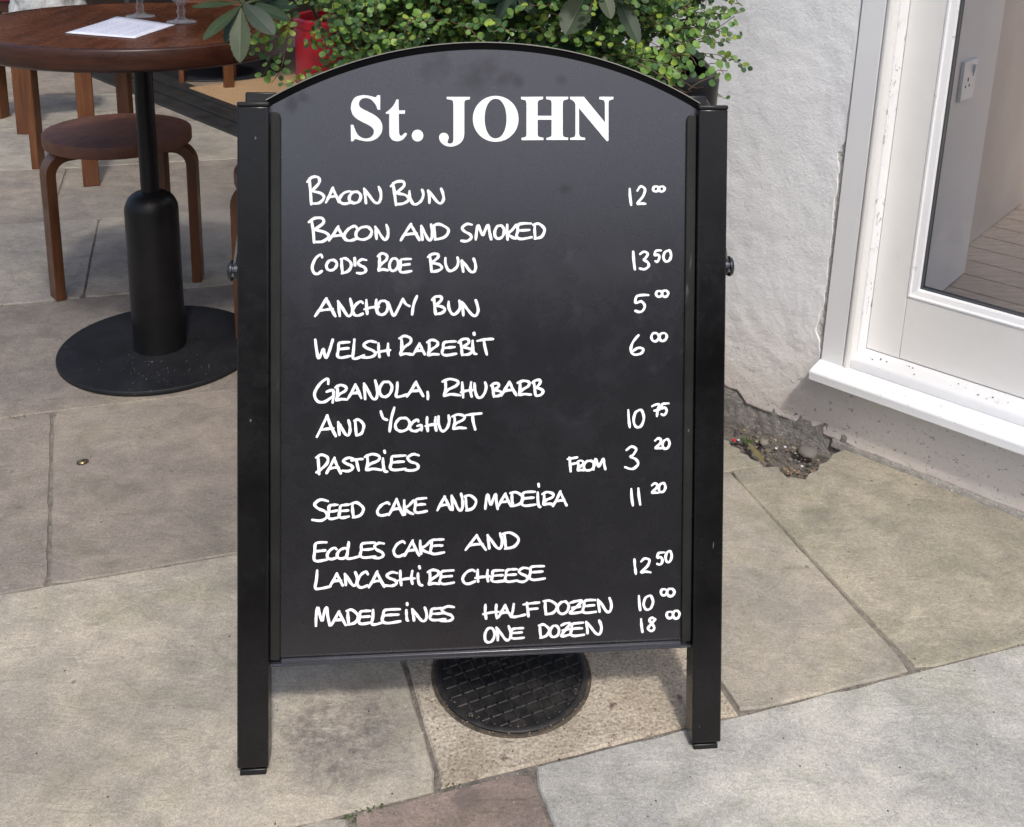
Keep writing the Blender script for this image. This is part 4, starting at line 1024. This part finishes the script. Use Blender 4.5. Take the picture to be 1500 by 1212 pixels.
def stem_run(ml, ms, p, d, L, bright=1., droop=.5, lr=(.0052, .0092), step=.0125):
    pts = [p.copy()]; d = d.normalized(); n = max(3, int(L/step)); sgn = 1
    for i in range(n):
        d = (d + Vector((pl.gauss(0, .16), pl.gauss(0, .16), pl.gauss(0, .14)-droop*.10))).normalized()
        p = p + d*step; pts.append(p.copy())
        sd = d.cross(Vector((0, 0, 1)))
        if sd.length < .1: sd = Vector((1, 0, 0))
        sd.normalize()
        for s_ in (sgn, -sgn) if pl.random() < .45 else (sgn,):
            nr = (Vector((pl.gauss(0, .5), pl.gauss(-.55, .45), pl.gauss(.75, .35)))).normalized()
            r_ = pl.uniform(*lr)*(1-.35*i/n)
            small_leaf(ml, p+sd*s_*.003, nr, (sd*s_ + d*.5 + Vector((0, 0, pl.uniform(-.3, .2)))), r_, leaf_col(bright))
        sgn = -sgn
    ms.tube(pts, .0007, 4)
def creeper(label, loc, specs, tendrils=()):
    t = thing('creeping_plant', label, 'plant', loc, 'creeping plants with small round leaves')
    ml, ms = MB(), MB()
    for (c, rad, n, L, bright) in specs:
        c = Vector(c)
        for i in range(n):
            a = Vector((pl.uniform(-1, 1)*rad[0], pl.uniform(-1, 1)*rad[1], pl.uniform(-1, 1)*rad[2]))
            d = Vector((pl.gauss(0, .7)+a.x*1.2/max(.01, rad[0])*.5, pl.gauss(-.25, .6), pl.gauss(.35, .5)))
            stem_run(ml, ms, c+a, d, L*pl.uniform(.6, 1.3), bright)
    for (path, Y0, Y1) in tendrils:
        n_ = len(path); P = smooth_path([at(x, y, Y0+(Y1-Y0)*i/(n_-1)) for i, (x, y) in enumerate(path)], 8)
        acc = 0; sgn = 1; pts = [P[0]]
        for i in range(1, len(P)):
            acc += (P[i]-P[i-1]).length; pts.append(P[i])
            if acc > .0105:
                acc = 0; d = (P[i]-P[i-1]).normalized(); sd = d.cross(Vector((0, -1, .2))).normalized()
                for s_ in ((1, -1) if pl.random() < .5 else (sgn,)):
                    nr = Vector((pl.gauss(0, .45), pl.gauss(-.8, .3), pl.gauss(.5, .35))).normalized()
                    small_leaf(ml, P[i]+sd*s_*.0035, nr, sd*s_+d*.5, pl.uniform(.0052, .0078), leaf_col(1.15))
                sgn = -sgn
        ms.tube(pts, .0007, 5)
    ml.build('foliage', M_small, t, fixn=False); ms.build('stem', M_stem, t)
    return t
AY = PLANT_Y
right_t = [([(960, 70), (1000, 62), (1040, 48), (1076, 24)], AY-.05, AY-.12), ([(990, 70), (1020, 60), (1050, 45), (1060, 40)], AY-.06, AY-.1), ([(960, 100), (990, 112), (1015, 128), (1030, 128)], AY-.16, AY-.22),
           ([(1008, 132), (1025, 120), (1045, 112), (1050, 104), (1066, 104)], AY-.2, AY-.2), ([(975, 50), (1005, 40), (1030, 42), (1038, 30)], AY-.05, AY-.1), ([(930, 90), (970, 112), (1000, 134), (1012, 134)], AY-.17, AY-.2),
           ([(950, 40), (985, 22), (1005, 8), (1015, -10)], AY-.05, AY-.05), ([(940, 85), (975, 95), (1000, 105), (1012, 100)], AY-.16, AY-.2), ([(950, 60), (985, 78), (1010, 82), (1020, 95)], AY-.14, AY-.2)]
creeper('mound of small round green leaves filling the black planter behind the board', (pcx, PLANT_Y, pz-.04),
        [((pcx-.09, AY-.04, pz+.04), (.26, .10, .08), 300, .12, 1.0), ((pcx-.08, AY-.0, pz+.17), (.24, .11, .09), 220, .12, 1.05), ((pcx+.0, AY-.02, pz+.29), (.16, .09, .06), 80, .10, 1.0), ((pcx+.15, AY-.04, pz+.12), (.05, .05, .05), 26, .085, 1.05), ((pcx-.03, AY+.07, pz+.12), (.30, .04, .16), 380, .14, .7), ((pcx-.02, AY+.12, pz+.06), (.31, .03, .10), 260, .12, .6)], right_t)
left_t = [([(425, 20), (410, 50), (395, 62), (372, 68)], 1.9, 1.82), ([(418, 30), (404, 60), (396, 90), (385, 112)], 1.9, 1.84), ([(425, 25), (418, 70), (412, 100), (398, 122)], 1.88, 1.83), ([(440, 10), (400, 28), (385, 45), (376, 80)], 1.9, 1.84), 
          ([(520, 50), (505, 78), (490, 92), (470, 98)], 1.84, 1.82), ([(430, 5), (385, 20), (370, 40), (366, 60)], 1.9, 1.84)]
creeper('small round-leaved creeper trailing over the red pot', (PCX, 1.98, pot_z-.04),
        [((PCX+.19, 1.92, pot_z+.07), (.07, .09, .08), 80, .11, 1.0), ((PCX+.02, 1.99, pot_z+.07), (.10, .06, .05), 70, .09, .8)], left_t)

# leathery leaves: each blade from base to tip with a toothed edge
def big_leaf(ml, b_, t_, wd, nrm, col, fold=.18, curl=.1, teeth=True):
    ax = t_-b_; L = ax.length; ax.normalize(); nrm = (nrm-ax*nrm.dot(ax)).normalized(); sd = ax.cross(nrm)
    N = 22; rows = []
    for i in range(N+1):
        x = i/N
        wv = wd*(math.sin(math.pi*min(1, (x*.93+.02))**.92)**.85)*(.55+.75*x-.32*x*x)*1.05
        if x > .94: wv *= (1-x)/.06*.9+.1
        if teeth and .18 < x < .97 and i % 2: wv *= 1.06
        elif teeth and .18 < x < .97: wv *= .955
        c_ = b_+ax*(L*x)+nrm*(-curl*L*x*x)
        rows.append([c_+sd*(wv*f_)+nrm*(abs(f_)*wv*fold*(1 if abs(f_) < .99 else .9)) for f_ in (-1, -.5, -.03, 0, .03, .5, 1)])
    vs = [p for r_ in rows for p in r_]; o = len(ml.v)
    for i in range(N):
        for j in range(6):
            a = i*7+j; cc_ = col if j not in (2, 3) else tuple(min(1, x*1.9+.02) for x in col)
            ml.add([vs[a], vs[a+1], vs[a+8], vs[a+7]], [(0, 1, 2, 3)], cc_)
def shrub(label, loc, stems, leaves):
    t = thing('leafy_shrub', label, 'shrub', loc, 'shrubs with long leathery leaves')
    ml, ms = MB(), MB()
    for s_ in stems: ms.tube(smooth_path(s_, 6), .0032, 8)
    for (bx, by, tx, ty, wpx, Y0, Y1, nv, col) in leaves:
        B = at(bx, by, Y0); T = at(tx, ty, Y1)
        big_leaf(ml, B, T, wpx*Y0*1.02/FPX/2, Vector(nv), col, fold=pl.uniform(.04, .12), curl=pl.uniform(.02, .12))
        ms.tube([B, B-(T-B)*.08], .0014, 5)
    # more whorls higher up, out of the photograph's frame
    for s_ in stems:
        for q_ in (s_[-1], s_[-2]):
            q_ = Vector(q_)
            for i in range(7):
                a = 2*math.pi*i/7+pl.random(); d = Vector((math.cos(a), math.sin(a), pl.uniform(-.1, .5)))
                if q_.z < .99: continue
                big_leaf(ml, q_+d*.01, q_+d*pl.uniform(.09, .12), .017, Vector((0, 0, 1))+d*.3, (.03, .05, .022), teeth=True)
    b_ = ml.build('foliage', M_big, t, fixn=False); ms.build('stem', mat('green_stem', (.06, .07, .03), .6), t)
    return t
DK, MD, OL, PLc = (.014, .034, .019), (.024, .046, .022), (.038, .058, .026), (.052, .074, .036)
lp = at(355, 6, 1.74)
shrub('dark leathery leaves overhanging the right edge of the table', (PCX-.02, 1.93, pot_z-.04),
      [[Vector((PCX-.03, 1.95, pot_z-.06)), Vector((PCX-.07, 1.88, pot_z+.05)), at(372, 2, 1.76), lp, at(350, -40, 1.74), at(345, -110, 1.76)]],
      [(352, 9, 296, 55, 24, 1.73, 1.66, (-.2, -.8, .75), OL), (353, 12, 350, 89, 33, 1.73, 1.68, (.1, -1, .35), PLc), (354, 10, 326, 62, 26, 1.76, 1.76, (-.2, -.7, .5), DK), (356, 5, 402, 49, 33, 1.73, 1.70, (.1, -.8, .75), DK),
       (350, 5, 281, 6, 20, 1.74, 1.70, (-.1, -.5, .9), OL), (360, 4, 426, 27, 27, 1.76, 1.75, (.1, -.6, .9), MD), (358, 0, 412, 22, 30, 1.78, 1.80, (.2, -.7, .8), DK), (372, 2, 436, 8, 26, 1.80, 1.82, (0, -.6, .8), DK),
       (352, 2, 300, -22, 28, 1.75, 1.73, (0, -.5, .9), MD), (358, 0, 372, -45, 30, 1.76, 1.8, (0, -.7, .6), MD)])
rb_ = at(868, -14, 1.66); rb2 = at(905, -12, 1.68)
shrub('leathery leaves hanging down among the round leaves at the crest of the board', (pcx+.07, PLANT_Y, pz-.04),
      [[Vector((pcx+.06, PLANT_Y, pz-.06)), Vector((pcx+.06, PLANT_Y-.04, pz+.08)), at(868, -12, 1.66), at(875, -80, 1.64)], [Vector((pcx+.08, PLANT_Y, pz-.06)), at(900, 10, 1.72), at(905, -16, 1.68), at(920, -90, 1.66)],
       [Vector((pcx-.07, PLANT_Y, pz-.06)), at(752, 30, 1.76), at(752, -4, 1.70), at(750, -70, 1.68)]],
      [(862, -14, 828, 50, 50, 1.66, 1.62, (-.2, -.95, .4), OL), (872, -14, 840, 30, 30, 1.69, 1.68, (.5, -.8, .3), MD), (880, -22, 896, 27, 26, 1.66, 1.63, (.2, -.9, .5), PLc), (882, -20, 884, 12, 20, 1.68, 1.66, (.3, -.9, .4), MD), (903, -10, 937, 64, 30, 1.68, 1.64, (.3, -.95, .35), MD), (900, -10, 868, 40, 20, 1.71, 1.70, (-.2, -.8, .4), DK),
       (756, -6, 728, 28, 30, 1.70, 1.67, (-.2, -.85, .6), DK), (756, -8, 785, 20, 20, 1.70, 1.68, (.2, -.85, .6), MD), (754, -6, 760, 16, 16, 1.71, 1.69, (0, -.9, .5), DK), (750, -10, 700, 2, 26, 1.70, 1.70, (0, -.7, .8), DK), (740, -10, 715, 14, 20, 1.72, 1.7, (-.2, -.8, .6), DK),
       (812, 60, 772, 48, 22, 1.72, 1.68, (-.1, -.9, .5), DK), (826, 60, 864, 66, 26, 1.70, 1.66, (.1, -.9, .5), DK), (815, 52, 812, 40, 10, 1.72, 1.70, (0, -.9, .5), OL), (822, 62, 842, 76, 16, 1.70, 1.67, (.1, -.9, .4), MD), (868, 30, 862, 46, 20, 1.73, 1.71, (.1, -.9, .3), OL), (810, -30, 795, -2, 24, 1.7, 1.68, (0, -.9, .5), DK)])

# ================================================================== SMALL THINGS ON THE GROUND
wd_c = ground(1096, 650, -.008)
weed = thing('weed', 'tiny green weed growing in the soil at the wall foot', 'weed', wd_c)
m_ = MB()
for i in range(26):
    a = pl.uniform(0, 6.28); d = Vector((math.cos(a), math.sin(a), pl.uniform(.3, 1.2))).normalized(); L = pl.uniform(.008, .02); b_ = wd_c+Vector((pl.uniform(-.008, .008), pl.uniform(-.008, .008), 0))
    n_ = d.cross(Vector((-d.y, d.x, 0))).normalized(); sd = d.cross(n_)
    m_.add([b_, b_+d*L*.5+sd*.002, b_+d*L, b_+d*L*.5-sd*.002], [(0, 1, 2, 3)], (.06, .12, .03))
m_.build('foliage', M_small, weed, fixn=False)
dl = MB()
for (x0, y0, x1, y1, w_, c_) in ((1095, 648, 1119, 674, 11, (.16, .14, .06)),): big_leaf(dl, ground(x0, y0, .004), ground(x1, y1, .006), w_*1.9/FPX/2, Vector((0, -.3, 1)), c_, teeth=False)
tag(dl.build('dead_leaf', M_big, fixn=False), 'curled yellowish dead leaf lying by the weed at the wall foot', 'leaf')
def pebble(m_, p, r_, col, flat=.6):
    vs = []; n1, n2 = 9, 6; sd_ = Vector((pl.random()*50, 0, 0))
    for j in range(n2+1):
        th_ = math.pi*j/n2
        for i in range(n1):
            a = 2*math.pi*i/n1; q_ = Vector((math.sin(th_)*math.cos(a), math.sin(th_)*math.sin(a), math.cos(th_)))
            f = 1+.35*noise.noise(q_*1.6+sd_); vs.append(p+Vector((q_.x*r_*f, q_.y*r_*f, q_.z*r_*flat*f)))
    m_.add(vs, [(j*n1+i, (j+1)*n1+i, (j+1)*n1+(i+1) % n1, j*n1+(i+1) % n1) for j in range(n2) for i in range(n1)], col)
M_deb = mat('grit', rough=.85); k = NT(M_deb); k.color(k.attr('col')); k.normal(k.bump(k.noise(300, 3), .4, .002))
m_ = MB(); pebble(m_, ground(1119, 648, .0), .011, (.20, .18, .15)); tag(m_.build('pebble', M_deb, smooth='all'), 'small round brown stone in the hole beside the weed', 'stone')
m_ = MB(); pebble(m_, ground(1183, 662, -.004), .022, (.15, .14, .125), .45); tag(m_.build('stone', M_deb, smooth='all'), 'larger flat grey stone in the hole at the wall foot', 'stone')
m_ = MB(); pr2 = random.Random(9)
for i in range(230):
    x = pr2.uniform(1070, 1215); y = 612+ (x-1070)*.36 + pr2.uniform(5, 70)
    if y > 700: y = 700-pr2.random()*14
    r_ = pr2.choice((.0012, .0018, .0025, .004)); col = pr2.choice(((.12, .10, .085), (.2, .18, .16), (.07, .06, .05), (.20, .15, .10), (.28, .24, .18), (.05, .04, .035)))
    pebble(m_, ground(x, y, -.012), r_, col)
for i in range(34):
    x = pr2.gauss(1158, 14); y = pr2.gauss(690, 8); r_ = pr2.uniform(.0012, .003); pebble(m_, ground(x, y, -.006), r_, pr2.choice(((.30, .20, .10), (.22, .11, .07), (.36, .29, .18), (.20, .15, .10))), .35)
for (x, y) in ((1137, 657), (1150, 655), (1175, 683), (1082, 645)): pebble(m_, ground(x, y, -.006), .003, (.62, .63, .66))
pebble(m_, ground(1075, 645, -.004), .0045, (.45, .02, .03))
# crumbs on the paving, along the joints and on the manhole
for i in range(170):
    x = pr2.uniform(0, 1500); y = pr2.uniform(450, 1210)
    p = ground(x, y, .0006)
    if (p-W0).dot(WN) < .03: continue
    pebble(m_, p, pr2.choice((.0007, .0009, .0013)), pr2.choice(((.07, .06, .05), (.5, .48, .45), (.2, .15, .1), (.05, .04, .04))), .5)
for i in range(260):
    t = pr2.random(); p = ab(-.95+2.2*t, b0+pr2.gauss(0, .003)) if i < 130 else (ab(.272+pr2.gauss(0, .0025), b0+(b1-b0)*t) if i < 170 else ab(-1.3+t*1.2, b2+pr2.gauss(0, .003)))
    pebble(m_, p+Vector((0, 0, -.004)), pr2.choice((.0009, .0013, .0018)), pr2.choice(((.10, .085, .07), (.24, .2, .16), (.06, .05, .04), (.3, .27, .23))), .6)
for i in range(110):
    a = pr2.uniform(-2.6, -.2); r_ = MR+pr2.gauss(-.004, .006); p = mc+Vector((math.cos(a)*r_, math.sin(a)*r_, .0015))
    pebble(m_, p, pr2.choice((.0008, .0012)), pr2.choice(((.2, .16, .11), (.3, .25, .18), (.12, .09, .06))), .6)
for i in range(60):
    p = mc+Vector((pr2.gauss(-.02, .035), pr2.gauss(.02, .03), .0028)); pebble(m_, p, pr2.choice((.0007, .001)), pr2.choice(((.25, .17, .1), (.15, .1, .06), (.4, .36, .3))), .6)
for i in range(60):
    p = wpt(pr2.uniform(-.05, .6), .1715+.0, pr2.uniform(.004, .03)) if i % 2 else wpt(pr2.uniform(.02, .6), .2015, pr2.uniform(-.05, -.01))
    pebble(m_, p, pr2.choice((.0008, .0011, .0016)), pr2.choice(((.08, .07, .06), (.2, .17, .14), (.12, .1, .08))), .6)
for i in range(40):
    p = Vector((TX+.03, TY-.1, .0128))+Vector((pr2.gauss(0, .07), pr2.gauss(-.02, .04), 0)); pebble(m_, p, .0008, (.24, .21, .16), .5)
tag(m_.build('grit', M_deb, fixn=False), 'loose grit, crumbs and soil crumbs scattered on the paving', 'grit', None, 'stuff')
# tiny weeds in the joints
m_ = MB()
for (x, y, n_) in ((660, 1152, 14), (540, 1187, 12), (556, 1182, 10), (512, 1200, 16), (30, 611, 16), (20, 614, 12), (400, 1212, 8)):
    c_ = ground(x, y, -.003)
    for i in range(n_):
        a = pl.uniform(0, 6.28); d = Vector((math.cos(a), math.sin(a)*.5, pl.uniform(.3, 1.))).normalized(); b_ = c_+Vector((pl.gauss(0, .007), pl.gauss(0, .003), 0)); L = pl.uniform(.003, .007); sd = d.cross(UP).normalized()
        m_.add([b_, b_+d*L*.5+sd*.0014, b_+d*L, b_+d*L*.5-sd*.0014], [(0, 1, 2, 3)], (.07, .11, .04))
tag(m_.build('moss', M_small, fixn=False), 'specks of green moss in the paving joints', 'moss', None, 'stuff')
sc0 = ground(121, 677)
stud = thing('metal_stud', 'small round brass stud set in the paving left of the board', 'stud', sc0)
m_ = MB(); m_.lathe([(.0085, -.004), (.0085, .0006), (.0078, .0022), (.004, .0040), (.0001, .0044)], sc0, 28, cap=False); m_.build('dome', mat('dull_brass', (.30, .24, .13), .35, .9), stud, smooth='all')
m_ = MB(); m_.lathe([(.0086, -.002), (.0092, .0004), (.0112, .0003), (.0118, -.002)], sc0, 28, cap=False); m_.build('collar', M_iron, stud, smooth='all')

# ================================================================== unseen things added behind the camera to shape reflections and shade
rd = MB(); rd.add([ab(-30, .44)+Vector((0, 0, -.002)), ab(-30, -14)+Vector((0, 0, -.002)), ab(30, -14)+Vector((0, 0, -.002)), ab(30, .44)+Vector((0, 0, -.002))], [(0, 1, 2, 3)])  # dark ground added out of view so the lower panel mirrors dark
M_darkgnd = mat('dark_ground_tone', (.03, .03, .032), .9); k = NT(M_darkgnd); k.color(k.mix(k.ramp(k.noise(200, 3, .7), .3, .7), (.016, .016, .018), (.034, .034, .035)))
struct(rd.build('reflected_ground', M_darkgnd))
ob = thing('reflection_wall', 'unseen dark wall added behind the viewer to shape the board reflection', 'wall', (0, -7, 0))
m_ = MB(); m_.box(ab(0, -7.2)+Vector((0, 0, .9)), 40, .3, 1.8, (EA, EB, UP)); m_.build('dark_face', mat('dark_reflected_wall', (.035, .022, .018), .9), ob)  # wall put in to be mirrored dark in the panel

tree = thing('shade_tree', 'leafy tree out of view behind the viewer, crown shaped to dapple the sun', 'tree', (2.2, -3.6, 0))
tl = random.Random(5)
cen = Vector((-.8, 2.9, 0))+sdir*4.6; ta = sdir.cross(UP).normalized(); tb = sdir.cross(ta).normalized()
m_ = MB(); m_.tube(smooth_path([(2.2, -3.6, 0), (2.1, -3.4, 1.6), cen+Vector((.5, -.9, -.6)), cen], 6), [.06-.0028*i for i in range(19)], 10); tb_ = []
for i in range(76):
    a = tl.uniform(0, 6.28); r_ = 3.5*math.sqrt(tl.random()); q_ = cen+ta*(r_*math.cos(a))+tb*(r_*.9*math.sin(a))+sdir*tl.uniform(-.35, .35)
    fp = q_-sdir*(q_.z/sdir.z)
    if math.hypot((fp.x-.72)/1.5, fp.y-1.02) < .30 or math.hypot(fp.x+.55, fp.y-1.15) < .26 or math.hypot((fp.x+.25)/1.2, fp.y-1.93) < .62 or math.hypot(fp.x-.5, fp.y-2.5) < .45: continue  # crown gaps are set by where leaf shade would land
    tb_.append(q_)
    m_.tube(smooth_path([cen, cen.lerp(q_, .5)+Vector((0, 0, .12)), q_], 5), [.012-.0009*i_ for i_ in range(11)], 6)
m_.build('trunk', M_stem, tree)
m_ = MB()
for q_ in tb_:
    for i in range(34):
        p = q_+Vector((tl.gauss(0, .20), tl.gauss(0, .20), tl.gauss(0, .15)))
        n_ = Vector((tl.gauss(0, .6), tl.gauss(0, .6), 1)).normalized(); d = n_.orthogonal().normalized(); d = (Matrix.Rotation(tl.uniform(0, 6.28), 3, n_) @ d); e_ = n_.cross(d); L = tl.uniform(.07, .13)
        m_.add([p, p+d*L*.35+e_*L*.32, p+d*L*.75+e_*L*.24, p+d*L, p+d*L*.75-e_*L*.24, p+d*L*.35-e_*L*.32], [(0, 1, 2, 3, 4, 5)], (.05, .09, .03))
m_.build('crown', M_big, tree, fixn=False)

# ================================================================== clean helper properties
for o in bpy.data.objects:
    for k_ in ('_o', 'used'):
        if k_ in o: del o[k_]
